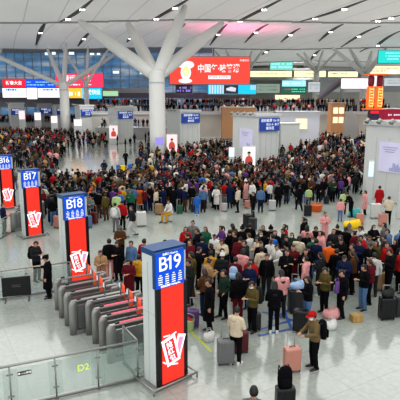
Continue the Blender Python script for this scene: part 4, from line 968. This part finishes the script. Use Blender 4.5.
put(309, 276, -80, 'phone', 'black', 'jacket', 'denim', 'bob', 'person in black jacket and light jeans bent over a phone', h=.98)
suitcase(G(296, 312), R(8), 'charcoal', 'very large dark suitcase with light blue bag on top', 1.3, handle=False)
bag(G(296, 312) + V3((0, 0, .84)), R(8), 'skyblue', 'light blue bag on top of the very large dark suitcase', .5, .28, .24)
suitcase(G(300.5, 332), R(-20), 'black', 'black suitcase behind the red cap, left of pink bag', 1.15, handle=False)
put(326, 267, -60, 'phone', 'olive', 'jacket', 'black', 'short', 'person in olive jacket and black trousers left of purple bag', h=.98)
put(343, 270, -75, 'onehand', 'black', 'coat', 'black', 'short', 'person in black coat holding a purple cloth bag', hcol='black', h=1.0)
bag(HP(341, 270) + V3((-.16, -.22, .98)), R(10), 'purple', 'purple cloth bag held by the person in black coat', .16, .1, .4, 'cloth_bag')
put(345, 255, -30, 'phone', 'navy', 'puffer', 'navy', 'short', 'person in navy puffer jacket behind the black coat and purple')
put(365, 264.5, -70, 'phone', 'black', 'jacket', 'denim', 'tail', 'woman in black jacket and pale jeans beside the yellow box', h=.98, shoe='black')
put(371, 259, -100, 'phone', 'maroon', 'puffer', 'black', 'long', 'woman in dusky red puffer jacket behind the pale jeans', hcol='brown')
put(375, 253, 170, 'stand', 'silver', 'hood', 'charcoal', 'short', 'person in pale grey hooded top beside a beige suitcase')
suitcase(G(380.5, 290), R(0), 'tan', 'beige suitcase left of the man in black at the right edge', 1.1)
put(391, 249, -85, 'phone', 'black', 'puffer', 'black', 'short', 'tall man in black jacket near the right edge behind black suitcase', h=1.04)
suitcase(G(386, 319), R(5), 'black', 'large black suitcase with black bag on it near the right edge', 1.2)
bag(G(386, 319) + V3((0, 0, .78)), R(5), 'black', 'black travel bag on top of the large black suitcase', .42, .24, .24, 'travel_bag')
suitcase(G(401, 316), R(0), 'charcoal', 'dark suitcase cut by the right edge', 1.1)
put(388, 242.5, -70, 'stand', 'red', 'puffer', 'black', 'short', 'person in bright red puffer jacket near the right edge of the right queue')
put(400, 250, -70, 'stand', 'red', 'jacket', 'black', 'short', 'person in bright red jacket cut by the right edge')
put(354, 251, -120, 'phone', 'brown', 'jacket', 'black', 'long', 'woman in brown jacket in the right queue above yellow box', hcol='brown')
put(337, 249, 150, 'stand', 'black', 'hood', 'charcoal', 'short', 'person in black hooded jacket beside orange red jacket')
put(330, 242, 165, 'phone', 'orange', 'jacket', 'black', 'short', 'person in orange red jacket in the middle of the right queue')
put(316.5, 239, 160, 'stand', 'navy', 'jacket', 'denim', 'short', 'person in navy jacket and jeans at the back of the right queue')
put(299, 236, 150, 'phone', 'cream', 'puffer', 'black', 'bob', 'woman in thick cream white puffer jacket at the back of the right queue')
put(304, 217.5, -100, 'stand', 'black', 'puffer', 'black', 'tail', 'woman with ponytail in black puffer jacket standing above right queue')
put(275, 230.5, -10, 'stand', 'black', 'jacket', 'black', 'long', 'woman in black jacket with long hair at the back edge of right queue')
put(288, 236, -40, 'phone', 'charcoal', 'hood', 'black', 'bob', 'person in charcoal hooded jacket left of the cream white puffer')
put(258, 237, -50, 'phone', 'cream', 'jacket', 'charcoal', 'tail', 'person in cream jacket at the back left of the right queue')
put(236, 238.5, 140, 'stoop', 'maroon', 'puffer', 'black', 'bun', 'person in dark red puffer jacket stooping at the queue back')
put(222, 239, -20, 'phone', 'cream', 'puffer', 'brown', 'bob', 'person in cream puffer jacket with brown bob hair behind mustard jacket', hcol='brown')
put(165, 240, 20, 'stand', 'charcoal', 'jacket', 'black', 'bob', 'person with black bob hair just behind the B19 sign head')
put(144, 239, 150, 'stand', 'red', 'hood', 'black', 'short', 'person in red hooded jacket left behind the B19 sign head')
put(250, 223.5, 170, 'stand', 'black', 'long', 'black', 'short', 'person in black long coat just above the right queue left half')
put(334, 229, -20, 'stand', 'charcoal', 'jacket', 'black', 'long', 'long haired person in charcoal jacket right below the pink coat woman')
put(346, 227, 160, 'phone', 'black', 'jacket', 'black', 'tail', 'person with ponytail in black jacket below the yellow bag')
put(361, 226, -60, 'phone', 'white', 'jacket', 'black', 'tail', 'person in white jacket with ponytail at back of the right queue')
put(374, 225, 10, 'crossed', 'black', 'puffer', 'black', 'long', 'long haired woman in black puffer jacket wearing white face mask', mask=True)
# trio and single people in the open aisle
put(185.5, 227, 10, 'stand', 'red', 'jacket', 'charcoal', 'long', 'woman in red jacket, left one of the three standing women', h=.95)
put(192.5, 221, -5, 'pockets', 'grey', 'coat', 'black', 'bun', 'tall woman in grey coat between the red and the green jackets', h=1.03)
put(205.5, 227, -30, 'stand', 'green', 'puffer', 'black', 'long', 'woman in dark green puffer jacket, right of the woman in grey coat', h=.98)
put(325.5, 212.5, 5, 'crossed', 'pink', 'long', 'pink', 'bun', 'woman in long pale pink coat standing alone in the aisle', hcol='brown', h=.95)
put(169, 200, -45, 'sit', 'white', 'hood', 'mustard', 'short', 'person in white jacket and ochre trousers sitting on a white suitcase', lod=0)
sp = G(169, 200, 1.34); suitcase(V3((sp.x + .02, sp.y + .12, 0)), R(-45), 'white', 'white suitcase used as a seat by the person in white', .66, handle=False)
put(253.5, 192, -80, 'luggage', 'black', 'jacket', 'black', 'short', 'person in black walking with dark suitcases across the aisle', lod=1)
suitcase(G(247.5, 228), R(-60), 'black', 'black suitcase behind the person crossing the aisle', 1.25); suitcase(G(252.5, 230), R(-50), 'charcoal', 'charcoal suitcase nearest the person crossing the aisle', 1.1)
put(238, 187, -90, 'stand', 'cream', 'puffer', 'black', 'short', 'person in cream puffer jacket and black trousers at the aisle edge', lod=1)
put(261, 187, 170, 'stand', 'denim', 'jacket', 'navy', 'short', 'person in denim blue jacket at the aisle edge', lod=1)
put(279, 183, 175, 'stand', 'black', 'coat', 'black', 'short', 'person in black coat right of the pale suitcase at aisle edge', lod=1)
suitcase(G(272, 210.5), 0, 'silver', 'pale silver suitcase at the aisle edge beside black coat', 1.1)
put(270.5, 178, 170, 'stand', 'red', 'puffer', 'black', 'short', 'person in bright red puffer jacket behind the pale silver suitcase', lod=1)
put(300, 185, 190, 'walk', 'black', 'puffer', 'black', 'short', 'broad person in black puffer jacket walking with a dark suitcase', lod=1, h=1.02)
suitcase(G(307.5, 216), R(0), 'black', 'black suitcase right of the broad walking person', 1.1)
put(309, 187, 175, 'stand', 'palegreen', 'hood', 'black', 'short', 'child in pale yellow green jacket behind the black suitcase', lod=1, h=.85)
put(341, 199, 170, 'stand', 'pink', 'puffer', 'denim', 'short', 'child in pink puffer jacket and jeans beside the yellow bag', lod=1, h=.82)
put(344.5, 191, 160, 'stand', 'palegreen', 'puffer', 'black', 'short', 'person in pale green puffer jacket behind the child in pink', lod=1, h=.9)
put(352, 192, -80, 'stoop', 'black', 'jacket', 'black', 'short', 'person in black stooping over the teal bag', lod=1)
bag(G(354, 217), 0, 'teal', 'teal bag on the floor behind the yellow bag', .7, .45, .5)
o = bag(G(352, 228), R(5), 'yellow', 'large bright yellow bag on the floor of the aisle', 1.0, .5, .42)
put(366, 190.5, -90, 'onehand', 'pink', 'long', 'black', 'bob', 'woman in pale pink long coat with a salmon suitcase', lod=1, h=.93)
suitcase(G(359.5, 224), R(0), 'salmon', 'salmon suitcase left of the pale pink long coat', 1.0)
suitcase(G(375, 218), R(0), 'white', 'large white suitcase between pink long coat and red jacket', 1.45, handle=False)
put(380, 186, 175, 'stand', 'red', 'long', 'navy', 'short', 'person in long bright red coat left of the right booth', lod=1)
put(389.5, 196.5, 165, 'phone', 'cream', 'puffer', 'black', 'short', 'person in white puffer jacket and black trousers with pink suitcase', lod=1)
suitcase(G(382.5, 226), R(0), 'salmon', 'pink suitcase left of the white puffer jacket', 1.15)
# front edge of the middle crowd, left part
put(115, 203, 175, 'stand', 'silver', 'hood', 'grey', 'short', 'person in pale grey jacket with white backpack in front of middle crowd', lod=0, h=.98)
worn(115, 203, .98, 175, 'white', 'white backpack on the person in the pale grey jacket')
put(122, 200.5, 160, 'stand', 'red', 'puffer', 'black', 'short', 'person in red puffer jacket beside the white backpack', lod=1)
put(116.5, 193, 175, 'stand', 'palegreen', 'puffer', 'charcoal', 'short', 'person in pale yellow green puffer jacket behind the white backpack', lod=1)
put(131.5, 206, -70, 'walk', 'charcoal', 'jacket', 'silver', 'short', 'person in charcoal jacket and pale grey trousers stepping into aisle', lod=1)
suitcase(G(141.5, 226), R(10), 'white', 'white suitcase standing before the middle crowd, left part', 1.35)
put(203, 187, 175, 'stand', 'denim', 'hood', 'charcoal', 'short', 'person in denim blue jacket beside the child in bright blue', lod=1)
put(197, 194, 175, 'stand', 'blue', 'jacket', 'blue', 'short', 'child in bright blue jacket and trousers at the crowd edge', lod=1, h=.82, shoe='white')
put(104, 160, 180, 'pockets', 'navy', 'hood', 'navy', 'short', 'person in navy hooded jacket at the back edge of middle crowd', lod=1)
put(112, 166, 175, 'stand', 'black', 'jacket', 'charcoal', 'short', 'person in black jacket right of the navy hood at crowd back', lod=1)
put(125.5, 151, 175, 'walk', 'black', 'jacket', 'black', 'short', 'person walking between yellow and blue suitcases', lod=1)
suitcase(G(122.5, 172.5), R(30), 'yellow', 'bright yellow suitcase in the far open floor', 1.15); suitcase(G(130.5, 171.5), R(10), 'blue', 'bright blue suitcase right of the walking person', 1.2); suitcase(G(118.5, 171), R(10), 'blue', 'bright blue suitcase left of the yellow suitcase', 1.0)
put(137.5, 156, -20, 'stand', 'charcoal', 'coat', 'black', 'long', 'long haired person in charcoal coat right of the blue suitcase', lod=1)
# left side
put(35, 241, 60, 'phone', 'charcoal', 'jacket', 'black', 'short', 'person in charcoal jacket with backpack looking at a phone, left fence', h=1.0)
worn(35, 241, 1, 60, 'black', 'black backpack on the person behind the black board', 1.05)
put(46.5, 255.5, -80, 'onehand', 'black', 'long', 'black', 'bun', 'person in black cap and long black coat right of the black board', cap=('cap', 'black'), h=.97)
put(2.5, 203.5, 90, 'stand', 'navy', 'jacket', 'charcoal', 'short', 'person in navy jacket cut by the left edge by the gates', lod=0)
put(100.5, 250, 0, 'phone', 'tan', 'hood', 'tan', 'bob', 'woman in beige jacket looking down behind the turnstiles', hcol='brown', h=.96)
put(109, 239, -170, 'stand', 'black', 'puffer', 'pink', 'short', 'person in black puffer jacket and pink trousers behind the turnstiles', h=1.0)
put(117.5, 241, -20, 'phone', 'black', 'long', 'black', 'long', 'woman in black long coat behind the turnstiles', h=1.0)
put(131, 241, -30, 'stand', 'denim', 'jacket', 'navy', 'short', 'man in dark blue jacket behind the turnstiles next to the B19 pillar', h=1.0)
put(128.5, 259, -10, 'phone', 'maroon', 'long', 'maroon', 'long', 'woman in dark red long coat beside the orange flaps', h=.95)
put(139, 255, 160, 'stand', 'mustard', 'puffer', 'black', 'short', 'person in mustard puffer jacket half hidden by the B19 pillar', h=.95)
put(70, 256, -150, 'stand', 'navy', 'jacket', 'denim', 'short', 'child in navy jacket standing at the turnstile far end', h=.62)
# loose things on the floor of the right queue
def basket(p, col, label, r0=.2, h=.34, fill='red', n=6):
    o = empty('basket', (p.x, p.y, 0)); tag(o, label, 'basket')
    bm = bmesh.new(); loft(bm, [((0, 0, 0), r0 * .8, r0 * .7), ((0, 0, .02), r0 * .85, r0 * .75), ((0, 0, h), r0, r0 * .9), ((0, 0, h + .02), r0 * 1.05, r0 * .95), ((0, 0, h), r0 * .95, r0 * .84), ((0, 0, h * .75), r0 * .9, r0 * .8)], n=20); obj('bucket', bm, mat('basket_%s' % col, COL[col], .4), o)
    bm = bmesh.new(); tube(bm, [(-r0, 0, h), (-r0 * .8, 0, h + .16), (0, 0, h + .22), (r0 * .8, 0, h + .16), (r0, 0, h)], .012); obj('handle', bm, mat('basket_%s' % col, COL[col], .4), o)
    return o
def parcel(p, dx, dy, dz, s, col, label, cat='parcel', grp=None):
    bm = bmesh.new(); loft(bm, [((0, 0, 0), s * .35, s * .3), ((0, 0, s * .2), s * .5, s * .42), ((0, 0, s * .6), s * .5, s * .42), ((.01, 0, s * .85), s * .3, s * .25), ((.01, 0, s), s * .07, s * .07)], n=14)
    for v in bm.verts: v.co += V3((noise.noise(v.co * 14), noise.noise(v.co * 14 + V3((3, 0, 0))), 0)) * s * .08
    o = obj('wrapped_parcel', bm, mat('bag_%s' % col, COL[col], .55, noise_amt=.15, nscale=15), None, (p.x + dx, p.y + dy, dz), 0, smooth=True); tag(o, label, cat, grp); return o
bp = G(188.5, 330); basket(bp, 'palegreen', 'light green basket filled with red parcels beside the B19 pillar')
for k, (dx, dy) in enumerate(((-.09, -.05), (.08, -.06), (0, .08), (.0, -.02))): parcel(bp, dx, dy, .265 + .02 * (k == 3), .15, 'red', 'red wrapped parcel in the light green basket', 'parcel', 'red parcels in the green basket')
bag(G(209, 341), R(10), 'white', 'small white bag on the floor beside the tall long coat', .34, .24, .28)
o = bag(G(331, 318), R(-10), 'pink', 'pink patterned bag on the floor left of the black coat', .55, .34, .3)
bag(G(331, 329), R(20), 'white', 'white plastic bag on the floor behind the red cap man', .36, .26, .28, 'plastic_bag')
bm = bmesh.new(); bbox(bm, (0, 0, .12), (.36, .28, .24), .015); o = obj('cardboard_box', bm, mat('yellow_card', (.42, .26, .08), .6, noise_amt=.2), None, G(356, 321), R(12)); tag(o, 'small yellow brown carton on the floor left of the pale jeans', 'box')
bm = bmesh.new(); bx(bm, (0, 0, .243), (.05, .285, .008)); bx(bm, (0, -.142, .12), (.05, .004, .24)); obj('tape', bm, mat('tape_brown', (.5, .36, .18), .4), o)
basket(G(316, 211), 'orange', 'orange red basket on the floor right of the black suitcase', .42, .38)

# ------------------------------------------------------------------ the rest of the crowd
PODS = [(D(257, 166, 51), 2.75, 4.6), (D(177.5, 152, 70), 3.2, 4.2), (D(118, 142, 86), 2.9, 4.4), (D(81, 135, 103), 3.1, 3.6), (D(57, 130, 112), 2.8, 3.2), (D(40, 128, 122), 3.2, 2.), (D(11.5, 128, 112), 3., 2.6), (D(410, 210, 33.5), 3.2, 4.3)]
for k in range(4): PODS.append((O19 + ST * k, PW, PD_))
BOXES = []
for o in bpy.data.objects:     # keep clear of the counters, stands and columns
    if o.parent is None and o.name.split('.')[0] in ('kiosk', 'poster_stand', 'festive_stage', 'lantern_tower', 'branching_column', 'turnstile', 'glass_fence', 'rolling_suitcase', 'basket', 'tote_bag') and o.location.z < 1:
        nm = o.name.split('.')[0]
        if nm == 'branching_column': BOXES.append((o.location.x, o.location.y, 1.7, 1.7)); continue
        if nm == 'turnstile': c = o.location + U * .9; BOXES.append((c.x, c.y, 1.0, .8)); continue
        if nm == 'glass_fence': continue
        w_ = [c.matrix_basis @ V3(b) for c in ([o] if o.type == 'MESH' else o.children) for b in c.bound_box] if o.type != 'MESH' else [V3(b) for b in o.bound_box]
        x0, x1 = min(v.x for v in w_), max(v.x for v in w_); y0, y1 = min(v.y for v in w_), max(v.y for v in w_)
        BOXES.append((o.location.x + (x0 + x1) / 2, o.location.y + (y0 + y1) / 2, (x1 - x0) / 2 + .35, (y1 - y0) / 2 + .35))
def blocked(x, y):
    for c, lu, lv in PODS:
        d = V3((x - c.x, y - c.y, 0)); a, b = d.dot(U), d.dot(V)
        if -.65 < a < lu + .65 and -.65 < b < lv + .65: return True
    return any(abs(x - a) < c and abs(y - b) < d for a, b, c, d in BOXES)
def inside(px, py, poly):
    r = False
    for (x0, y0), (x1, y1) in zip(poly, poly[1:] + poly[:1]):
        if (y0 > py) != (y1 > py) and px < (x1 - x0) * (py - y0) / (y1 - y0) + x0: r = not r
    return r
rng = random.Random(41)
GRID = {}
def near(x, y, s):
    i, j = int(x // 1), int(y // 1); n = int(math.ceil(s))
    for a in range(i - n, i + n + 1):
        for b in range(j - n, j + n + 1):
            for (u, v) in GRID.get((a, b), ()):
                if (u - x) ** 2 + (v - y) ** 2 < s * s: return True
    return False
def reg(x, y): GRID.setdefault((int(x // 1), int(y // 1)), []).append((x, y))
for x, y in PLACED: reg(x, y)
ZONES = [  # polygon of feet in the photo, spacing, floor height, phrase
 ([(186, 264), (240, 259), (402, 259), (402, 292), (372, 298), (345, 300), (300, 299), (262, 303), (236, 304), (192, 300)], .55, 0, 'in the right queue'),
 ([(84, 190), (100, 186), (150, 180), (190, 170), (232, 172), (232, 190), (205, 212), (160, 212), (128, 218), (84, 226)], .62, 0, 'in the middle crowd'),
 ([(232, 172), (300, 165), (372, 165), (372, 192), (335, 202), (262, 206), (208, 211)], .62, 0, 'in the centre right crowd'),
 ([(40, 184), (84, 190), (84, 226), (44, 226)], .66, 0, 'behind the B17 pillar'),
 ([(0, 178), (40, 178), (38, 196), (0, 205)], 1.3, 0, 'beside the B16 pillar'),
 ([(186, 148), (232, 150), (232, 172), (190, 170)], .85, 0, 'left of the centre right booth'),
 ([(140, 152), (190, 150), (190, 170), (140, 178)], 1.1, 0, 'in front of the main column'),
 ([(262, 145), (374, 138), (374, 165), (262, 166)], 1.15, 0, 'behind the centre right crowd'),
 ([(280, 132), (374, 130), (374, 140), (280, 146)], 2.2, 0, 'near the festive stage'),
 ([(0, 130), (66, 130), (66, 150), (52, 178), (0, 182)], 1.05, 0, 'in the far left crowd'),
 ([(60, 130), (108, 131), (105, 147), (66, 152)], 1.35, 0, 'before the far booths'),
 ([(104, 140), (152, 136), (152, 150), (104, 150)], 2.6, 0, 'on the open far floor'),
 ([(66, 152), (104, 150), (152, 150), (152, 165), (66, 172)], 4.6, 0, 'on the open floor'),
 ([(96, 262), (140, 262), (140, 276), (100, 276)], 1.2, 0, 'behind the turnstiles'),
 ([(262, 225), (400, 225), (400, 256), (262, 256)], 3.4, 0, 'in the open aisle'),
]
people = []
for zi, (poly, s, z, ph) in enumerate(ZONES):
    xs_ = [G(x, y).x for x, y in poly]; ys_ = [G(x, y).y for x, y in poly]
    x0, x1, y0, y1 = min(xs_), max(xs_), min(ys_), min(max(ys_), 127)
    area_ = (x1 - x0) * (y1 - y0)
    for _ in range(int(area_ / (s * s) * 7)):
        x, y = rng.uniform(x0, x1), rng.uniform(y0, y1)
        v = V3((x, y, z - H)); zc = v.y * math.cos(TH) - v.z * math.sin(TH)
        px = 200 + F * x / zc; py = 200 + F * (math.tan(math.atan2(H - z, y) - TH))
        if not inside(px, py, poly) or near(x, y, s) or blocked(x, y): continue
        reg(x, y); people.append((x, y, z, zi, ph))
people.sort(key=lambda p: p[1])
TOPS = ['black'] * 30 + ['charcoal'] * 7 + ['navy'] * 5 + ['brown'] * 4 + ['maroon'] * 3 + ['red'] * 4 + ['cream'] * 3 + ['white'] * 2 + ['tan'] * 2 + ['pink'] * 2 + ['olive'] * 3 + ['darkgreen'] * 2 + ['denim'] * 2 + ['grey'] * 4 + ['mustard', 'purple', 'blue', 'green', 'orange']
TNAME = dict(darkgreen='dark green', maroon='dark red', denim='denim blue', tan='beige')
LEGC = ['black'] * 6 + ['charcoal'] * 3 + ['navy'] * 2 + ['denim'] * 2 + ['grey', 'brown']
HD = {'short': 'short {c} hair', 'fringe': '{c} fringe', 'long': 'long {c} hair', 'bob': '{c} bob hair', 'tail': '{c} ponytail', 'bun': '{c} hair bun'}
N_IND = 300 - len(PLACED)
pl = list(POSES); pl.remove('sit')
for (x, y, z, zi, ph) in people[:N_IND]:
    for _ in range(200):
        top = rng.choice(TOPS); kind = rng.choice(['jacket', 'puffer', 'long', 'hood', 'jacket', 'puffer']); legs = rng.choice(LEGC); hair = rng.choice(['short', 'short', 'short', 'fringe', 'long', 'bob', 'tail', 'bun']); hc = rng.choice(['black', 'black', 'black', 'brown'])
        cap = None; hd_ = HD[hair].format(c=hc)
        if rng.random() < .07: cc = rng.choice(['white', 'red', 'grey', 'black']); cap = ('beanie', cc); hd_ = '%s knitted hat' % cc
        lab = 'person in %s %s and %s trousers, %s, %s' % (TNAME.get(top, top), {'long': 'coat', 'hood': 'hooded jacket', 'puffer': 'puffer jacket', 'jacket': 'jacket'}[kind], TNAME.get(legs, legs), hd_, ph)
        if len(lab.replace(',', '').split()) > 16: lab = lab.replace(' trousers', ' legs').replace('knitted ', '').replace(' hair,', ',')
        if lab not in LABELS and len(lab.replace(',', '').split()) <= 16: break
    LABELS.add(lab)
    pn = rng.choice(['stand', 'phone', 'phone', 'onehand', 'pockets', 'crossed', 'luggage', 'reach', 'stand', 'walk' if zi in (11, 12, 14) else 'phone', 'stoop' if rng.random() < .2 else 'stand'])
    face = {0: rng.choice([-90, -60, -120, 170, 0]), 13: 20}.get(zi, rng.choice([180, 150, -150, -90, 0, -40])) + rng.uniform(-30, 30)
    if zi in (0,): face = rng.choice([-95, -70, -130, 165, -10, -30]) + rng.uniform(-20, 20)
    person((x, y, z), R(face), pn, top, kind, legs, hair, hc, rng.uniform(.93, 1.04), 0 if y < 19 else 1, lab, shoe='white' if rng.random() < .3 else 'black', cap=cap, mask=rng.random() < .22 and y < 26, wide=rng.random() < .3, shoes=y < 24, group='people ' + ph)
rest = people[N_IND:]
# raised tiers at the far end and the upper concourse carry further people
def tier(px0, px1, y0, y1, z, name, m):
    a = (px0 - 200) / F * y0; b = (px1 - 200) / F * y1
    bm = bmesh.new(); bx(bm, ((a + b) / 2, (y0 + y1) / 2, z / 2), (b - a, y1 - y0, z)); struct(obj(name, bm, m))
    return a, b
TM = mat('raised_floor_shade_tone', (.34, .33, .33), .6, noise_amt=.2, nscale=.5)  # tier fronts toned to stand in for shade among the crowd
far = []
def fill(x0, x1, y0, y1, z, s):
    n = int((x1 - x0) * (y1 - y0) / (s * s) * 1.6); got = []
    for _ in range(n):
        x, y = rng.uniform(x0, x1), rng.uniform(y0, y1)
        if any((x - a) ** 2 + (y - b) ** 2 < (s * .7) ** 2 for a, b in got) or blocked(x, y): continue
        got.append((x, y)); far.append((x, y, z, 0, ''))
a, b = tier(-30, 91, 113, 126.5, 2.3, 'floor_step', TM); fill(a + .5, b - .5, 113.5, 126, 2.3, 1.15)
fill(ax + .5, bx_ - .5, MD + .4, MD + 3.4, MZ, .85)
bm = bmesh.new(); bx(bm, ((ax + bx_) / 2, MD + 7.6, MZ + .55), (bx_ - ax, 8, 1.1)); struct(obj('floor_step', bm, TM)); fill(ax + .5, bx_ - .5, MD + 4, MD + 8, MZ + 1.1, .95)
a, b = tier(96, 190, 94.5, 99.4, 2.2, 'floor_step', TM); fill(a + .5, b - .5, 95, 99, 2.2, 1.2)
rest = rest + far
# one far crowd mesh of small figures
pal = ['black', 'charcoal', 'navy', 'brown', 'maroon', 'red', 'cream', 'white', 'tan', 'pink', 'olive', 'darkgreen', 'denim', 'grey', 'mustard', 'purple']
wts = [28, 9, 6, 6, 4, 3, 3, 2, 2, 2, 3, 2, 1, 4, .6, .6]
pm = [SKIN, HAIRM['black']] + [cloth(c) for c in pal]
def lo_template(pn):
    P = POSES[pn]; bm = bmesh.new(); hip, ch, sh, hd = V3(P['hip']), V3(P['chest']), V3(P['sh']), V3(P['head'])
    loft(bm, [(hip + V3((0, 0, -.1)), .2, .15), (hip.lerp(ch, .5), .18, .14), (ch, .2, .15), (sh + V3((0, 0, -.04)), .20, .12), (sh + V3((0, 0, .05)), .08, .08)], n=8, mi=2)
    for s, e, w_ in ((1, P['eL'], P['wL']), (-1, P['eR'], P['wR'])):
        S = sh + V3((s * .165, 0, -.03)); loft(bm, [(S, .075, .075), (V3(e), .06, .06), (V3(w_), .045, .045)], n=6, mi=2)
        d = (V3(w_) - V3(e)).normalized(); loft(bm, [(V3(w_), .03, .03), (V3(w_) + d * .13, .02, .02)], n=5, mi=0)
    for s, k, a_ in ((1, P['kL'], P['aL']), (-1, P['kR'], P['aR'])):
        loft(bm, [(hip + V3((s * .09, 0, 0)), .10, .11), (V3(k), .07, .075), (V3(a_), .055, .06)], n=6, mi=3)
        A = V3(a_); loft(bm, [(A + V3((0, .06, -.05)), .04, .04), (A + V3((0, -.17, -.06)), .04, .03)], n=6, mi=1)
    M = headM(P); hb = bmesh.new()
    loft(hb, [((0, -.03, -.115), .035, .04), ((0, -.01, -.04), .065, .08), ((0, 0, .05), .072, .09), ((0, 0, .11), .03, .04)], n=8, mi=0)
    loft(hb, [((0, .04, -.06), .075, .05), ((0, .03, .0), .086, .08), ((0, .015, .05), .09, .10), ((0, .01, .10), .07, .08), ((0, .01, .13), .02, .03)], n=8, mi=1)
    bmesh.ops.transform(hb, matrix=M, verts=hb.verts); me = bpy.data.meshes.new('t'); hb.to_mesh(me); hb.free(); bm.from_mesh(me); bpy.data.meshes.remove(me)
    vs = [v.co.copy() for v in bm.verts]; bm.verts.index_update(); fs = [([v.index for v in f.verts], f.material_index) for f in bm.faces]; bm.free(); return vs, fs
T = [lo_template(p) for p in ('stand', 'phone', 'walk', 'onehand', 'pockets')]
VV, FF, MI = [], [], []
for (x, y, z, zi, ph) in rest:
    vs, fs = rng.choice(T); k = len(VV); Mx = Matrix.Translation((x, y, z)) @ Matrix.Rotation(R(rng.choice([180, 150, -90, 0, 60]) + rng.uniform(-40, 40)), 4, 'Z') @ Matrix.Scale(rng.uniform(.9, 1.04), 4)
    VV += [Mx @ v for v in vs]; c = 2 + rng.choices(range(len(pal)), wts)[0]; l = 2 + rng.choice([0, 0, 1, 2, 12, 13])
    FF += [[i + k for i in f] for f, _ in fs]; MI += [{0: 0, 1: 1, 2: c, 3: l}[m] for _, m in fs]
me = bpy.data.meshes.new('crowd'); me.from_pydata(VV, [], FF); me.update()
for m in pm: me.materials.append(m)
me.polygons.foreach_set('material_index', MI); me.polygons.foreach_set('use_smooth', [True] * len(FF))
o = bpy.data.objects.new('crowd', me); C.objects.link(o); tag(o, 'far dense crowd of travellers in winter clothes filling the back of the hall', 'crowd', kind='stuff')
print('PEOPLE', len(people), 'placed', len(PLACED), 'far', len(far), 'stuff', len(rest), 'verts', len(VV))
# suitcases standing between the people of the crowd
cols = ['black', 'charcoal', 'silver', 'white', 'navy', 'maroon', 'salmon', 'grey', 'tan', 'denim', 'red', 'green', 'purple', 'blue']
zn = ['in the right queue', 'in the middle crowd', 'in the centre right crowd', 'behind the B17 pillar']
cnt = 0; used = set()
cand = [p for p in people[:N_IND]]; rng.shuffle(cand)
for (x, y, z, zi, ph) in cand:
    if cnt >= 34 or zi > 3: continue
    x2, y2 = x + rng.uniform(-.6, .6), y - rng.uniform(.35, .6)
    if near(x2, y2, .52) or blocked(x2, y2): continue
    c = rng.choice(cols); big_ = rng.choice([.85, 1.1]); l = '%s %s suitcase standing between people %s' % ('small' if big_ < 1 else 'large', TNAME.get(c, c), ph)
    if l in used: continue
    used.add(l); cnt += 1; reg(x2, y2); suitcase((x2, y2), rng.uniform(-1, 1), c, l, big_)
# ------------------------------------------------------------------ light
w = bpy.data.worlds.new('hall_daylight'); bpy.context.scene.world = w; w.use_nodes = True
w.node_tree.nodes['Background'].inputs[0].default_value = (.93, .97, 1, 1); w.node_tree.nodes['Background'].inputs[1].default_value = 1.05
def area(loc, rot, sx, sy, p, col=(1, .99, .97)):  # large unseen fill lamps added above and behind the view
    l = bpy.data.lights.new('fill_light', 'AREA'); l.shape = 'RECTANGLE'; l.size = sx; l.size_y = sy; l.energy = p; l.color = col
    o = bpy.data.objects.new('fill_light', l); C.objects.link(o); o.location = loc; o.rotation_euler = rot; return o
area((0, 8, 18.6), (0, 0, 0), 50, 26, 4300)
area((0, 42, 19.0), (0, 0, 0), 60, 24, 8800)
area((0, -22, 14), (R(55), 0, 0), 50, 14, 3000)
for (x, y) in ((-36, 74), (14, 74), (40, 78), (-18, 96), (12, 98), (40, 102), (25, 150), (50, 160), (38, 190), (70, 185)):  # unseen spots added to brighten the far hall, apart from the slot fixtures
    l = bpy.data.lights.new('fill_spot', 'SPOT'); l.energy = 14000; l.spot_size = R(130); l.spot_blend = .8; l.shadow_soft_size = 1.2; l.color = (1, .98, .95)
    o = bpy.data.objects.new('fill_spot', l); C.objects.link(o); o.location = (x, y, 19.2)
l = bpy.data.lights.new('pink_glow', 'SPOT'); l.energy = 9000; l.color = (1, .12, .35); l.spot_size = R(120); l.spot_blend = 1; l.shadow_soft_size = .5  # unseen upward spot added to tint the roof pink
o = bpy.data.objects.new('pink_glow', l); C.objects.link(o); o.location = (7, 101, 9.0); o.rotation_euler = (R(180), 0, 0)
vs = bpy.context.scene.view_settings; vs.view_transform = 'Standard'; vs.exposure = -0.12

try: vs.look = 'Medium High Contrast'
except Exception: pass
